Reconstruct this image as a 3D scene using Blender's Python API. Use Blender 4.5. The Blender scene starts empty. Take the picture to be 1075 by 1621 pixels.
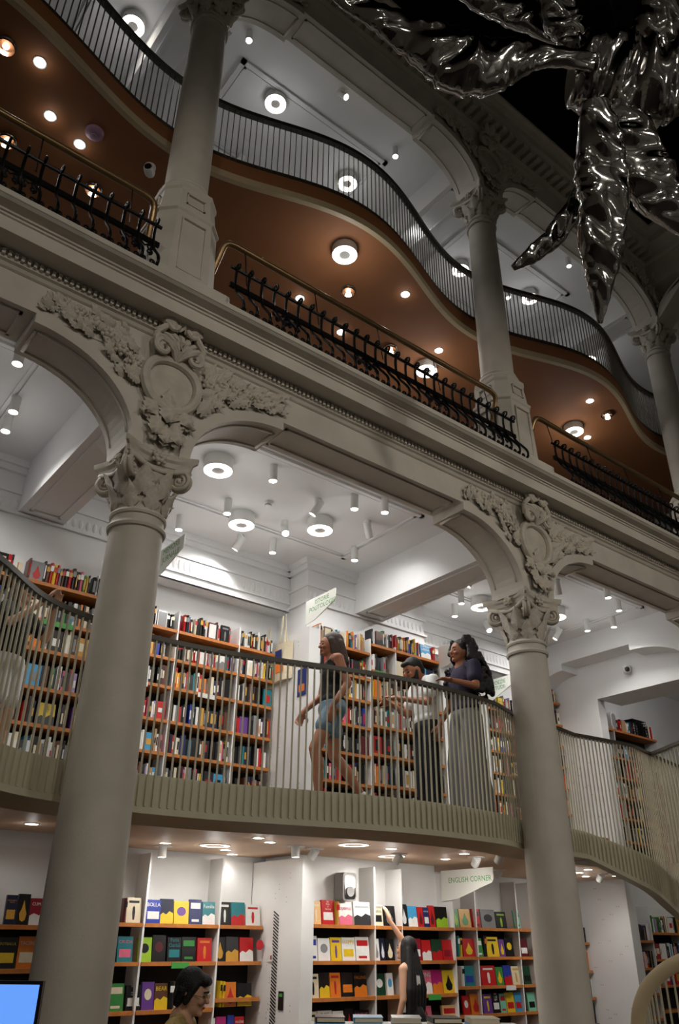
import bpy, bmesh, math, random
from mathutils import Vector, Matrix
rnd = random.Random(11)
PI = math.pi
S = bpy.context.scene
COL = S.collection
BAY = 4.714

# ---------------------------------------------------------------- camera
cam_data = bpy.data.cameras.new('camera')
cam = bpy.data.objects.new('camera', cam_data); COL.objects.link(cam)
cam_data.sensor_fit = 'VERTICAL'; cam_data.sensor_height = 36.0
cam_data.lens = 36.0 * 1261.0 / 1621.0
cam_data.clip_start = 0.05; cam_data.clip_end = 200
cam.matrix_world = Matrix(((0.781906, -0.302777, -0.544930, -2.21606),
                           (-0.623339, -0.367894, -0.690001, -5.38565),
                           (0.008440, 0.879193, -0.476392, 1.6), (0, 0, 0, 1)))
S.camera = cam

# ---------------------------------------------------------------- world, exposure
w = bpy.data.worlds.new('world'); S.world = w; w.use_nodes = True
w.node_tree.nodes['Background'].inputs[0].default_value = (1.0, 0.93, 0.84, 1)
w.node_tree.nodes['Background'].inputs[1].default_value = 0.006
S.view_settings.view_transform = 'Standard'; S.view_settings.look = 'None'
S.view_settings.exposure = 0.0; S.view_settings.gamma = 1.0
S.view_settings.use_curve_mapping = False
S.cycles.use_denoising = True
S.cycles.max_bounces = 5; S.cycles.diffuse_bounces = 3; S.cycles.glossy_bounces = 2
S.cycles.use_adaptive_sampling = True; S.cycles.adaptive_threshold = 0.25
S.cycles.caustics_reflective = False; S.cycles.caustics_refractive = False
S.cycles.sample_clamp_indirect = 3.0

def lamp_light(name, kind, loc, power, color=(1, .985, .965), size=.1, rot=None, spot=None, parent=None):
    d = bpy.data.lights.new(name, kind); d.energy = power; d.color = color
    if kind == 'AREA': d.shape = 'DISK'; d.size = size
    else: d.shadow_soft_size = size
    if kind == 'SPOT': d.spot_size = spot or 2.0; d.spot_blend = .6
    o = bpy.data.objects.new(name, d); COL.objects.link(o)
    o.location = loc
    if rot: o.rotation_euler = rot
    if parent: o.parent = parent
    return o
# unseen spots added on the opposite side to light the lower arcade
for x, tx, pw in ((-7, -1.5, 270), (-2, 1.5, 400), (4, 4.0, 400), (9.5, 7.5, 340)):
    src = Vector((x, -10.0, 8.4)); aim = Vector((tx, 0, 4.6))-src
    lamp_light('opposite_gallery_light', 'SPOT', src, pw, (1, .92, .8), .25, aim.to_track_quat('-Z', 'Y').to_euler(), 1.05)
for zz, pw in ((2.2, 9), (5.6, 10), (8.7, 6), (11.8, 4)):
    for x in (-6.5, -1.5, 3.5, 8.5):
        lamp_light('opposite_gallery_light', 'POINT', (x, -11.8, zz), pw, (1, .95, .86), .15)

# ---------------------------------------------------------------- materials
MAT = {}
def lin(c): return tuple(((v/255.0)/12.92 if v/255.0 <= .04045 else (((v/255.0)+.055)/1.055)**2.4) for v in c)
def mat(name, rgb, rough=.6, metal=0.0, var=0.0, scale=6.0, bump=0.0, bscale=40.0, emit=None, strength=0.0, coat=0.0):
    m = bpy.data.materials.new(name); m.use_nodes = True; nt = m.node_tree; b = nt.nodes['Principled BSDF']
    c = (*lin(rgb), 1); b.inputs['Base Color'].default_value = c
    b.inputs['Roughness'].default_value = rough; b.inputs['Metallic'].default_value = metal
    if coat: b.inputs['Coat Weight'].default_value = coat
    if emit: b.inputs['Emission Color'].default_value = (*lin(emit), 1); b.inputs['Emission Strength'].default_value = strength
    if var or bump:
        tc = nt.nodes.new('ShaderNodeTexCoord')
    if var:
        n = nt.nodes.new('ShaderNodeTexNoise'); n.inputs['Scale'].default_value = scale; n.inputs['Detail'].default_value = 5
        nt.links.new(tc.outputs['Object'], n.inputs['Vector'])
        r = nt.nodes.new('ShaderNodeValToRGB')
        r.color_ramp.elements[0].position = .3; r.color_ramp.elements[1].position = .7
        r.color_ramp.elements[0].color = (*[v*(1-var) for v in c[:3]], 1); r.color_ramp.elements[1].color = (*[min(1, v*(1+var*.5)) for v in c[:3]], 1)
        nt.links.new(n.outputs['Fac'], r.inputs['Fac']); nt.links.new(r.outputs['Color'], b.inputs['Base Color'])
    if bump:
        n2 = nt.nodes.new('ShaderNodeTexNoise'); n2.inputs['Scale'].default_value = bscale; n2.inputs['Detail'].default_value = 3
        nt.links.new(tc.outputs['Object'], n2.inputs['Vector'])
        bp = nt.nodes.new('ShaderNodeBump'); bp.inputs['Strength'].default_value = bump; bp.inputs['Distance'].default_value = .01
        nt.links.new(n2.outputs['Fac'], bp.inputs['Height']); nt.links.new(bp.outputs['Normal'], b.inputs['Normal'])
    MAT[name] = m
    return m
mat('stone', (214, 207, 195), .62, var=.10, scale=3.0, bump=.10, bscale=60)
mat('stone_ornament', (208, 200, 186), .6, var=.14, scale=9.0, bump=.12, bscale=50)
mat('white_plaster', (236, 236, 236), .7, var=.03, scale=2.0, bump=.04, bscale=30)
mat('white_board', (232, 232, 230), .45, var=.03, scale=4.0)
mat('terracotta', (160, 104, 64), .7, var=.05, scale=2.0, bump=.03)
mat('soffit_beige', (222, 190, 160), .5, var=.05, scale=2.5)
mat('cream_metal', (204, 198, 174), .42, var=.05, scale=8.0)
mat('cream_band', (206, 186, 150), .5, var=.05)
mat('dark_rail', (72, 66, 54), .4, var=.1)
mat('wire', (96, 90, 78), .4, .4)
mat('iron', (16, 16, 18), .38, .5, bump=.1, bscale=80)
mat('brass', (150, 122, 84), .32, .7, var=.1)
mat('shelf_wood', (196, 122, 58), .45, var=.18, scale=14.0)
mat('shelf_dark', (22, 19, 18), .7)
mat('deck_floor', (112, 107, 100), .5, var=.1)
mat('floor_wood', (92, 86, 79), .4, var=.15, scale=5.0)
mat('black', (10, 10, 11), .5)
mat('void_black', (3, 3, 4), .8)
mat('lamp_white', (235, 235, 232), .4)
mat('glow', (255, 250, 240), .5, emit=(255, 246, 232), strength=14.0)
mat('glow_soft', (255, 250, 240), .5, emit=(255, 244, 226), strength=8.0)
mat('chrome', (200, 196, 190), .15, 1.0)
mat('sign_white', (236, 238, 230), .5)
mat('sign_green', (64, 150, 60), .5)
mat('green_tag', (70, 160, 72), .5)
mat('white_tag', (225, 225, 222), .5)
mat('lilac', (176, 140, 168), .5)
mat('grey_plastic', (150, 148, 146), .5, var=.06, scale=20)
mat('black_plastic', (18, 18, 20), .35)
mat('screen', (80, 130, 220), .3, emit=(96, 150, 235), strength=1.1)
mat('pages', (226, 214, 190), .8)

TMP = bpy.data.scenes.new('scratch')
def evaluated_mesh(o):
    TMP.collection.objects.link(o)
    with bpy.context.temp_override(scene=TMP, view_layer=TMP.view_layers[0]): dg = bpy.context.evaluated_depsgraph_get()
    me = bpy.data.meshes.new_from_object(o.evaluated_get(dg)); bpy.data.objects.remove(o)
    return me
# ---------------------------------------------------------------- mesh helpers
class G:
    def __init__(s): s.v = []; s.f = []
    def add(s, v, f, M=None):
        n = len(s.v)
        s.v += [tuple(M @ Vector(p)) for p in v] if M else [tuple(p) for p in v]
        s.f += [tuple(i+n for i in q) for q in f]
        return s
    def box(s, x0, x1, y0, y1, z0, z1, M=None):
        return s.add([(x0,y0,z0),(x1,y0,z0),(x1,y1,z0),(x0,y1,z0),(x0,y0,z1),(x1,y0,z1),(x1,y1,z1),(x0,y1,z1)],
                     [(3,2,1,0),(4,5,6,7),(0,1,5,4),(1,2,6,5),(2,3,7,6),(3,0,4,7)], M)
    def loft(s, rings, closed=True, caps=True, M=None):
        n = len(rings[0]); v = [p for r in rings for p in r]; f = []
        for i in range(len(rings)-1):
            for j in range(n if closed else n-1):
                k = (j+1) % n
                f.append((i*n+j, i*n+k, (i+1)*n+k, (i+1)*n+j))
        if caps and closed:
            f.append(tuple(range(n-1, -1, -1))); f.append(tuple(range((len(rings)-1)*n, len(rings)*n)))
        return s.add(v, f, M)
    def lathe(s, prof, n=24, M=None, caps=True):
        return s.loft([[(r*math.cos(2*PI*j/n), r*math.sin(2*PI*j/n), z) for j in range(n)] for r, z in prof], True, caps, M)
    def tube(s, pts, r, n=8, closed=False, M=None, flat=None, up=(0, 0, 1)):
        pts = [Vector(p) for p in pts]; m = len(pts); rings = []; upv = Vector(up)
        for i, p in enumerate(pts):
            a = pts[(i-1) % m] if (closed or i > 0) else p; b = pts[(i+1) % m] if (closed or i < m-1) else p
            t = (b-a).normalized()
            u = t.cross(upv)
            if u.length < 1e-4: u = t.cross(Vector((1, 0, 0)))
            u.normalize(); q = u.cross(t)
            rr = r[i] if isinstance(r, (list, tuple)) else r
            ra, rb = (rr, rr) if flat is None else (rr*flat[0], rr*flat[1])
            rings.append([tuple(p + u*ra*math.cos(2*PI*j/n) + q*rb*math.sin(2*PI*j/n)) for j in range(n)])
        if closed: rings.append(rings[0])
        return s.loft(rings, True, not closed, M)
    def ext(s, poly, axis, a, b, M=None):
        # poly: 2-D outline; axis 'x': (y,z) points, 'y': (x,z), 'z': (x,y)
        mk = {'x': lambda p, t: (t, p[0], p[1]), 'y': lambda p, t: (p[0], t, p[1]), 'z': lambda p, t: (p[0], p[1], t)}[axis]
        return s.loft([[mk(p, a) for p in poly], [mk(p, b) for p in poly]], True, True, M)
    def ball(s, c, r, n=10, m=7, M=None):
        if not isinstance(r, (tuple, list)): r = (r, r, r)
        return s.loft([[(c[0]+r[0]*math.sin(PI*i/m)*math.cos(2*PI*j/n), c[1]+r[1]*math.sin(PI*i/m)*math.sin(2*PI*j/n), c[2]-r[2]*math.cos(PI*i/m)) for j in range(n)]
                       for i in [.05]+list(range(1, m))+[m-.05]], True, True, M)
    def mesh(s, name, smooth=False, angle=None):
        me = bpy.data.meshes.new(name); me.from_pydata(s.v, [], s.f)
        bm = bmesh.new(); bm.from_mesh(me); bmesh.ops.recalc_face_normals(bm, faces=bm.faces); bm.to_mesh(me); bm.free()
        if smooth:
            me.polygons.foreach_set('use_smooth', [True]*len(me.polygons))
            if angle: me.set_sharp_from_angle(angle=angle)
        return me
    def build(s, name, m, parent=None, smooth=False, angle=.7, loc=None, rot=None):
        return ob(name, s.mesh(name, smooth, angle), m, parent, loc, rot)
def ob(name, me, m=None, parent=None, loc=None, rot=None):
    o = bpy.data.objects.new(name, me); COL.objects.link(o)
    if m and me is not None and not me.materials: me.materials.append(MAT[m])
    if parent: o.parent = parent
    if loc: o.location = loc
    if rot: o.rotation_euler = rot
    return o
def tag(o, label=None, cat=None, group=None, kind=None):
    if label: o['label'] = label
    if cat: o['category'] = cat
    if group: o['group'] = group
    if kind: o['kind'] = kind
    return o
def thing(name, label, cat, loc=(0, 0, 0), rz=0.0, group=None):
    o = bpy.data.objects.new(name, None); COL.objects.link(o); o.empty_display_size = .1
    o.location = loc; o.rotation_euler = (0, 0, rz)
    return tag(o, label, cat, group)
def struct(o, label=None): return tag(o, label, None, None, 'structure')
def copy_tree(o, parent=None):
    c = o.copy(); COL.objects.link(c); c.parent = parent
    for ch in list(o.children): copy_tree(ch, c)
    return c
def T(x, y, z): return Matrix.Translation((x, y, z))
def RZ(a): return Matrix.Rotation(a, 4, 'Z')
def RX(a): return Matrix.Rotation(a, 4, 'X')
def RY(a): return Matrix.Rotation(a, 4, 'Y')
def SCL(x, y, z): return Matrix.Diagonal((x, y, z, 1))
def catmull(pts, n=8):
    out = []; P = [pts[0]] + list(pts) + [pts[-1]]
    for i in range(1, len(P)-2):
        p0, p1, p2, p3 = P[i-1:i+3]
        for k in range(n):
            t = k/n
            out.append(tuple(.5*((2*b)+(-a+c)*t+(2*a-5*b+4*c-d)*t*t+(-a+3*b-3*c+d)*t**3) for a, b, c, d in zip(p0, p1, p2, p3)))
    out.append(tuple(pts[-1])); return out
def resample(pts, step):
    pts = [Vector(p) for p in pts]; out = [pts[0]]; acc = 0
    for a, b in zip(pts, pts[1:]):
        L = (b-a).length; d = step-acc
        while d <= L: out.append(a+(b-a)*(d/L)); d += step
        acc = L-(d-step)
    return out
# ================================================================ THE SETTING
XL, XR = -6.0, 12.5
WALLY = 3.4
def sbox(name, x0, x1, y0, y1, z0, z1, m, parent=None):
    return G().box(x0, x1, y0, y1, z0, z1).build(name, m, parent)
struct(sbox('floor', -10, 15, -13, 3.6, -.1, 0, 'floor_wood'))
struct(sbox('wall_back', XL, XR+2, WALLY, WALLY+.2, 0, 12.75, 'white_plaster'))
struct(sbox('wall_left', XL-.2, XL, -.2, WALLY, 0, 12.75, 'white_plaster'))
# lower gallery ceiling / upper terrace slab
struct(sbox('ceiling', XL, XR+2, .2, WALLY, 6.25, 6.5, 'white_plaster'))
struct(sbox('floor_terrace', XL, XR+2, -.5, WALLY, 6.5, 6.55, 'floor_wood'))
struct(sbox('ceiling_upper_gallery', XL, XR+2, .2, WALLY, 12.75, 12.95, 'white_plaster'))
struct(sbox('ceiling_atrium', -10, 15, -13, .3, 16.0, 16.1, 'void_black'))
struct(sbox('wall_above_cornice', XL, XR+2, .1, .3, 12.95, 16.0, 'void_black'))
# piers with the transverse beams landing on them
for k in (-1, 0, 1):
    cx = k*BAY
    e = thing('wall_pier', None, None, (cx, 0, 0)); struct(e)
    G().box(-1.08, 1.08, 2.7, WALLY, 0, 6.25).build('pier_body', 'white_plaster', e)
    # crown and frieze mouldings wrapped round the pier
    for z0, z1, d in ((6.17, 6.25, .09), (6.10, 6.17, .05), (5.86, 5.89, .03), (5.62, 5.65, .035)):
        G().box(-1.08-d, 1.08+d, 2.7-d, WALLY, z0, z1).build('pier_moulding', 'white_plaster', e)
    g = G()
    for i in range(26):
        g.ball((-1.02+i*.0816, 2.7, 5.74), (.03, .014, .06), 6, 4)
    tag(g.build('egg_frieze', 'white_plaster', e, True), kind='stuff')
for k in (-1, 0, 1, 2):
    for z0, zc, nm in ((5.66, 6.25, 'gallery_beam'), (12.2, 12.75, 'gallery_beam')):
        cx = k*BAY
        if k == 2 and z0 < 8: continue
        e = thing(nm, None, None, (cx, 0, 0)); struct(e)
        G().box(-.25, .25, .18, 2.72 if z0 < 8 else WALLY, z0, zc).build('beam_body', 'white_plaster', e)
        g = G()
        for a, b, c, d in ((-.17, -.14, .35, 2.55), (.14, .17, .35, 2.55), (-.17, .17, .35, .38), (-.17, .17, 2.52, 2.55)):
            g.box(a, b, c, d, z0-.018, z0+.01)
        g.build('soffit_moulding', 'white_plaster', e)
# recess bays: boxed cornice ledge, crown and ceiling panel mouldings
for k in (-1, 0, 1):
    x0, x1 = k*BAY+1.08, (k+1)*BAY-1.08
    e = thing('trim_cornice', None, None, (0, 0, 0)); struct(e)
    G().box(x0, x1, 3.12, WALLY, 5.6, 6.25).build('ledge_box', 'white_plaster', e)
    for z0, z1, d in ((6.17, 6.25, .09), (6.10, 6.17, .05), (5.92, 5.95, .03), (5.70, 5.73, .03), (5.6, 5.63, .02)):
        G().box(x0, x1, 3.12-d, 3.15, z0, z1).build('crown_moulding', 'white_plaster', e)
    g = G(); n = int((x1-x0)/.08)
    for i in range(n): g.ball((x0+.04+i*.08, 3.12, 5.82), (.03, .014, .075), 6, 4)
    tag(g.build('egg_frieze', 'white_plaster', e, True), kind='stuff')
    g = G(); a0, a1, b0, b1 = k*BAY+.75, (k+1)*BAY-.75, .75, 2.35
    for d0, d1, dz in ((0, .05, .03), (.07, .1, .02)):
        for q in ((a0+d0, a1-d0, b0+d0, b0+d1), (a0+d0, a1-d0, b1-d1, b1-d0), (a0+d0, a0+d1, b0+d0, b1-d0), (a1-d1, a1-d0, b0+d0, b1-d0)):
            g.box(*q, 6.25-dz, 6.26)
    g.build('ceiling_moulding', 'white_plaster', e)
    g = G(); a0, a1, b0, b1 = k*BAY+.95, (k+1)*BAY-1.0, .95, 2.5
    for d0, d1, dz in ((0, .07, .045), (.09, .12, .03)):
        for q in ((a0+d0, a1-d0, b0+d0, b0+d1), (a0+d0, a1-d0, b1-d1, b1-d0), (a0+d0, a0+d1, b0+d0, b1-d0), (a1-d1, a1-d0, b0+d0, b1-d0)):
            g.box(*q, 12.75-dz, 12.76)
    g.build('upper_ceiling_moulding', 'white_plaster', e)
# end wall of the gallery at the third column, with a blind arch and an opening to the next room
EX = 9.18
e = thing('wall_right', None, None, (0, 0, 0)); struct(e)
def qarc(a, b, cx, cz, n=14, a0=0.0, a1=PI/2): return [(cx+a*math.cos(t), cz+b*math.sin(t)) for t in [a0+(a1-a0)*i/n for i in range(n+1)]]
arch = [(WALLY-.02, 5.2)]
for i in range(13):
    t = PI/2*i/12; arch.append((3.38-.7*(1-math.cos(t)), 5.2+.56*math.sin(t)))
arch += [(2.68, 5.88), (1.35, 5.88), (1.35, 5.78)]
for i in range(13):
    t = PI/2*i/12; arch.append((1.35-1.05*math.sin(t), 5.2+.58*math.cos(t)))
arch += [(.26, 5.2), (.2, 5.2), (.2, 6.25), (WALLY-.02, 6.25)]
G().ext(arch, 'x', EX-.12, EX+.3).build('blind_arch', 'white_plaster', e)
G().box(EX+.3, EX+.5, .2, WALLY-.02, 5.27, 6.25).build('niche_wall', 'white_plaster', e)
G().box(EX+.3, EX+.5, 2.35, WALLY-.02, 0, 5.27).build('wall_panel', 'white_plaster', e)
G().box(EX+.5, EX+1.0, -.2, 2.35, 5.27, 5.45).build('lintel', 'white_plaster', e)
g = G(); r2 = random.Random(3)
for i in range(46):
    zz = .4+r2.random()*4.2
    if 2.4 < zz < 2.8: continue
    yy = 2.4+r2.random()*.65
    for dy in (0, .035): g.box(EX+.296, EX+.31, yy+dy, yy+dy+.01, zz, zz+.01)
tag(g.build('screw_holes', 'grey_plastic', e), kind='stuff')

# ================================================================ FACADE: entablature and arches
fac = thing('wall_facade', None, None, (0, 0, 0)); struct(fac)
def bracket_poly(dz):
    pts = [(-1.16, 5.87+dz), (-1.16, 5.767+dz)]
    left = [(-1.16+.902*math.sin(t), 5.06+.707*math.cos(t)) for t in [PI/2*i/18 for i in range(1, 19)]]
    pts += [(x, z+dz) for x, z in left]
    pts += [(-x, z+dz) for x, z in reversed(left)]
    return pts + [(1.16, 5.767+dz), (1.16, 5.87+dz)]
def archivolt(dz, sgn):
    g = G(); rings = []
    for i in range(19):
        t = PI/2*i/18
        xi, zi = 1.16-.902*math.sin(t), 5.06+.707*math.cos(t)
        xo, zo = 1.16-1.0*math.sin(t), 5.06+.81*math.cos(t)
        if i == 18: zo = zi = 5.06
        rings.append([(sgn*xi, -.24, zi+dz), (sgn*xi, -.262, zi+dz), (sgn*(xo-.0), -.262, zo+dz), (sgn*xo, -.24, zo+dz)])
    return g.loft(rings, True, True)
def curve_mould(dz, sgn, y, r=.014, inset=.0):
    return G().tube([(sgn*(1.16-.902*math.sin(t)-(.004)), y, 5.06+.707*math.cos(t)+dz-.004) for t in [PI/2*(i+.8)/19 for i in range(17)]], r, 6)
brk = {}
for lev, dz in (('lower', 0.0), ('upper', 6.6)):
    me_b = G().ext(bracket_poly(dz), 'y', -.24, .21).mesh('arch_bracket')
    me_a = [archivolt(dz, s).mesh('archivolt') for s in (-1, 1)]
    gm = G()
    for s in (-1, 1):
        for y in (-.17, .14): gm.v, gm.f = gm.v, gm.f; gm.add(*(lambda q: (q.v, q.f))(curve_mould(dz, s, y)))
        gm.box(*sorted((s*1.10, s*1.13)), -.17, .14, 5.75+dz, 5.77+dz)
    me_m = gm.mesh('soffit_moulding', True)
    for k in (-1, 0, 1, 2):
        o = ob('arch_bracket', me_b, 'stone', fac, (k*BAY, 0, 0))
        for m_ in me_a: ob('archivolt', m_, 'stone', o)
        ob('soffit_moulding', me_m, 'stone', o)
    # straight architrave beam of each bay, with soffit panel frame
    for k in (-2, -1, 0, 1, 2):
        x0, x1 = k*BAY+1.16, (k+1)*BAY-1.16
        if k == 2: x1 = XR
        if k == -2: x0, x1 = XL, -BAY-1.16
        g = G()
        for a, b, c, d in ((x0+.08, x1-.08, -.18, -.155), (x0+.08, x1-.08, .125, .15), (x0+.08, x0+.105, -.18, .15), (x1-.105, x1-.08, -.18, .15)):
            g.box(a, b, c, d, 5.852+dz, 5.88+dz)
        g.build('soffit_moulding', 'stone', fac)
    top = 6.15 if dz == 0 else 12.97
    G().box(XL, XR, -.24, .21, 5.87+dz, top).build('architrave', 'stone', fac)
    G().box(XL, XR, -.248, -.2, 5.862+dz, 5.967+dz).build('architrave_fascia', 'stone', fac)
prof = [(.2, 6.15), (-.245, 6.15), (-.26, 6.16), (-.275, 6.185), (-.30, 6.195), (-.30, 6.272), (-.49, 6.275), (-.495, 6.268), (-.505, 6.268), (-.505, 6.39), (-.52, 6.395), (-.522, 6.412), (-.54, 6.415), (-.545, 6.43), (-.58, 6.436), (-.62, 6.445), (-.642, 6.462), (-.65, 6.465), (-.65, 6.515), (-.2, 6.53), (.2, 6.53)]
G().ext(prof, 'x', XL, XR).build('cornice', 'stone', fac)
g = G()
x = -2.6
while x < 10.5:
    g.box(x, x+.026, -.33, -.29, 6.212, 6.262); x += .049
tag(g.build('dentil_course', 'stone', fac), kind='stuff')
prof2 = [(.2, 12.97), (-.25, 12.97), (-.30, 13.0), (-.31, 13.08), (-.58, 13.1), (-.6, 13.09), (-.6, 13.22), (-.63, 13.23), (-.66, 13.3), (-.72, 13.32), (-.72, 13.38), (-.1, 13.42), (.2, 13.42)]
G().ext(prof2, 'x', XL, EX+.25).build('upper_cornice', 'stone', fac)
x = -2.4
me_mod = G().box(-.045, .045, -.52, -.29, 13.0, 13.09).mesh('modillion')
while x < 9.0:
    ob('modillion', me_mod, 'stone', fac, (x, 0, 0)); x += .17
# short end of the atrium: entablature returning towards the viewer above the third column
ret = thing('wall_atrium_end', None, None, (2*BAY, 0, 0)); struct(ret)
pr = [(y, z) for y, z in prof2]
G().ext([(p[0], p[1]) for p in pr], 'y', -8.0, -.2).build('upper_cornice', 'stone', ret)
G().box(-.22, .22, -8, -.2, 12.47, 12.97).build('architrave', 'stone', ret)
bp = bracket_poly(6.6)
G().ext([(a, b) for a, b in bp if a <= 0.0001], 'y', -.22, .22).build('arch_bracket', 'stone', ret, rot=(0, 0, PI/2))

# the galleries on the opposite side of the atrium, behind the viewer
opp = thing('wall_front', None, None, (0, -13.0, 0)); struct(opp)
G().box(-10, 15, -.2, 0, 0, 16).build('gallery_back_wall', 'white_plaster', opp)
for z0, z1 in ((2.5, 2.75), (6.25, 6.55), (9.3, 9.6), (12.6, 13.4)):
    G().box(-10, 15, 0, 2.6 if z0 < 12 else 2.8, z0, z1).build('gallery_floor', 'stone', opp)
shaft = G().lathe([(.24, 0), (.21, 12.6)], 16).mesh('gallery_column', True)
for i in range(6): ob('gallery_column', shaft, 'stone', opp, (-9+i*BAY, 2.4, 0))
railbar = G().box(-10, 15, 2.55, 2.58, 0, .05).mesh('gallery_handrail')
for z in (3.75, 7.6, 10.55): ob('gallery_handrail', railbar, 'brass', opp, (0, 0, z))
for x, nm in ((-10, 'wall_atrium_left'), (15, 'wall_atrium_right')):
    struct(G().box(x-.1, x+.1, -13, 3.6, 0, 16).build(nm, 'stone'))
# ================================================================ ORNAMENT PIECES
def leaf_geo(L=1.0, Wd=.34, curl=.25, lobes=4, bulge=.12, nt=9):
    g = G(); v = []; f = []; us = (-1, -.55, 0, .55, 1)
    for i in range(nt):
        t = i/(nt-1)
        wv = Wd*(math.sin(PI*min(1, t*.92+.07))**.7)*(1+.22*math.cos(t*lobes*2*PI))
        h = bulge*math.sin(PI*t)+curl*t*t*t
        for u in us:
            v.append((u*wv, t*L-(abs(u)*.05), h+(.10*bulge/.12)*(1-abs(u))*(1 if u == 0 else .55)-.05*abs(u)+.03*math.cos(u*6+t*9)))
    for i in range(nt-1):
        for j in range(4): f.append((i*5+j, i*5+j+1, i*5+j+6, i*5+j+5))
    return g.add(v, f)
LEAF = leaf_geo().mesh('acanthus_leaf', True)            # lies in xy plane, grows along +y, relief along +z
CAPLEAF = leaf_geo(1.0, .34, .5, 3, .14).mesh('capital_leaf', True)
def spiral(r0, r1, turns, n=40, a0=0.0, sgn=1):
    return [((r0+(r1-r0)*i/n)*math.cos(a0+sgn*2*PI*turns*i/n), (r0+(r1-r0)*i/n)*math.sin(a0+sgn*2*PI*turns*i/n)) for i in range(n+1)]
g = G()
for s in (-.022, .022):
    g.tube([(x, s, z) for x, z in spiral(.088, .016, 2.2, 44, PI*.55, -1)], [.021-.008*i/44 for i in range(45)], 7, up=(0, 1, 0))
g.lathe([(.082, -.018), (.082, .018)], 16, RX(PI/2)); g.ball((0, 0, 0), (.024, .05, .024), 8, 6)
VOLUTE = g.mesh('volute', True, .9)
g = G()
for i in range(6):
    a = i*PI/3
    g.ball((.032*math.cos(a), -.012, .032*math.sin(a)), (.024, .022, .024), 7, 5)
for i in range(6):
    a = i*PI/3+.5
    g.ball((.05*math.cos(a), 0, .05*math.sin(a)), (.02, .016, .02), 6, 4)
g.ball((0, -.026, 0), .016, 7, 5)
ROSETTE = g.mesh('rosette', True)
BAND = G().tube(catmull([(-.262, -.275, .405), (-.2, -.262, .392), (-.1, -.243, .36), (0, -.238, .348), (.1, -.243, .36), (.2, -.262, .392), (.262, -.275, .405)], 4), .026, 8, flat=(.7, 1.0)).mesh('volute_band', True)
def abacus_ring(k, z):
    pts = []
    for q in range(4):
        M = RZ(q*PI/2)
        for i in range(9):
            s = -1+2*i/8
            p = M @ Vector((s*.285*k, -(.215+.085*s*s)*k, z)); pts.append(tuple(p))
    return pts
ABACUS = G().loft([abacus_ring(.86, 0), abacus_ring(.9, .03), abacus_ring(.94, .035), abacus_ring(.97, .075), abacus_ring(1.06, .095), abacus_ring(1.08, .14)]).mesh('abacus', True, .5)
def orient(o, pos, nrm_ang, roll=0.0, tilt=0.0, s=1.0):
    """leaf standing on a vertical face whose outward normal is at angle nrm_ang in plan"""
    o.matrix_local = T(*pos) @ RZ(nrm_ang+PI/2) @ RX(PI/2) @ RZ(roll) @ RX(tilt) @ SCL(s, s, s)
def capital(parent, z):
    c = G().lathe([(.196, z), (.2, z+.1), (.212, z+.22), (.24, z+.32), (.262, z+.37)], 28).build('capital', 'stone_ornament', parent, True)
    for row, (zz, h, n, off, rr) in enumerate(((z+.0, .2, 8, 0, .202), (z+.12, .24, 8, PI/8, .212))):
        for i in range(n):
            a = 2*PI*i/n+off
            o = ob('capital_leaf', CAPLEAF, 'stone_ornament', c)
            orient(o, (rr*math.cos(a), rr*math.sin(a), zz), a, 0, -.1, h)
    for i in range(4):
        a = PI/4+i*PI/2
        o = ob('volute', VOLUTE, 'stone_ornament', c)
        o.matrix_local = T(.305*math.cos(a), .305*math.sin(a), z+.315) @ RZ(a)
        b = ob('rosette', ROSETTE, 'stone_ornament', c)
        am = i*PI/2-PI/2
        b.matrix_local = T(.245*math.cos(am), .245*math.sin(am), z+.46) @ RZ(am+PI/2)
        # band sagging from volute to volute under the abacus
        so = ob('volute_band', BAND, 'stone_ornament', c); so.matrix_local = T(0, 0, z) @ RZ(i*PI/2)
    a = ob('abacus', ABACUS, 'stone_ornament', c); a.location = (0, 0, z+.385)
    return c
def ring_prof(r, z, t): return [(r-.004, z-t), (r+t*.7, z-t*.8), (r+t, z), (r+t*.7, z+t*.8), (r-.004, z+t)]

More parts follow.
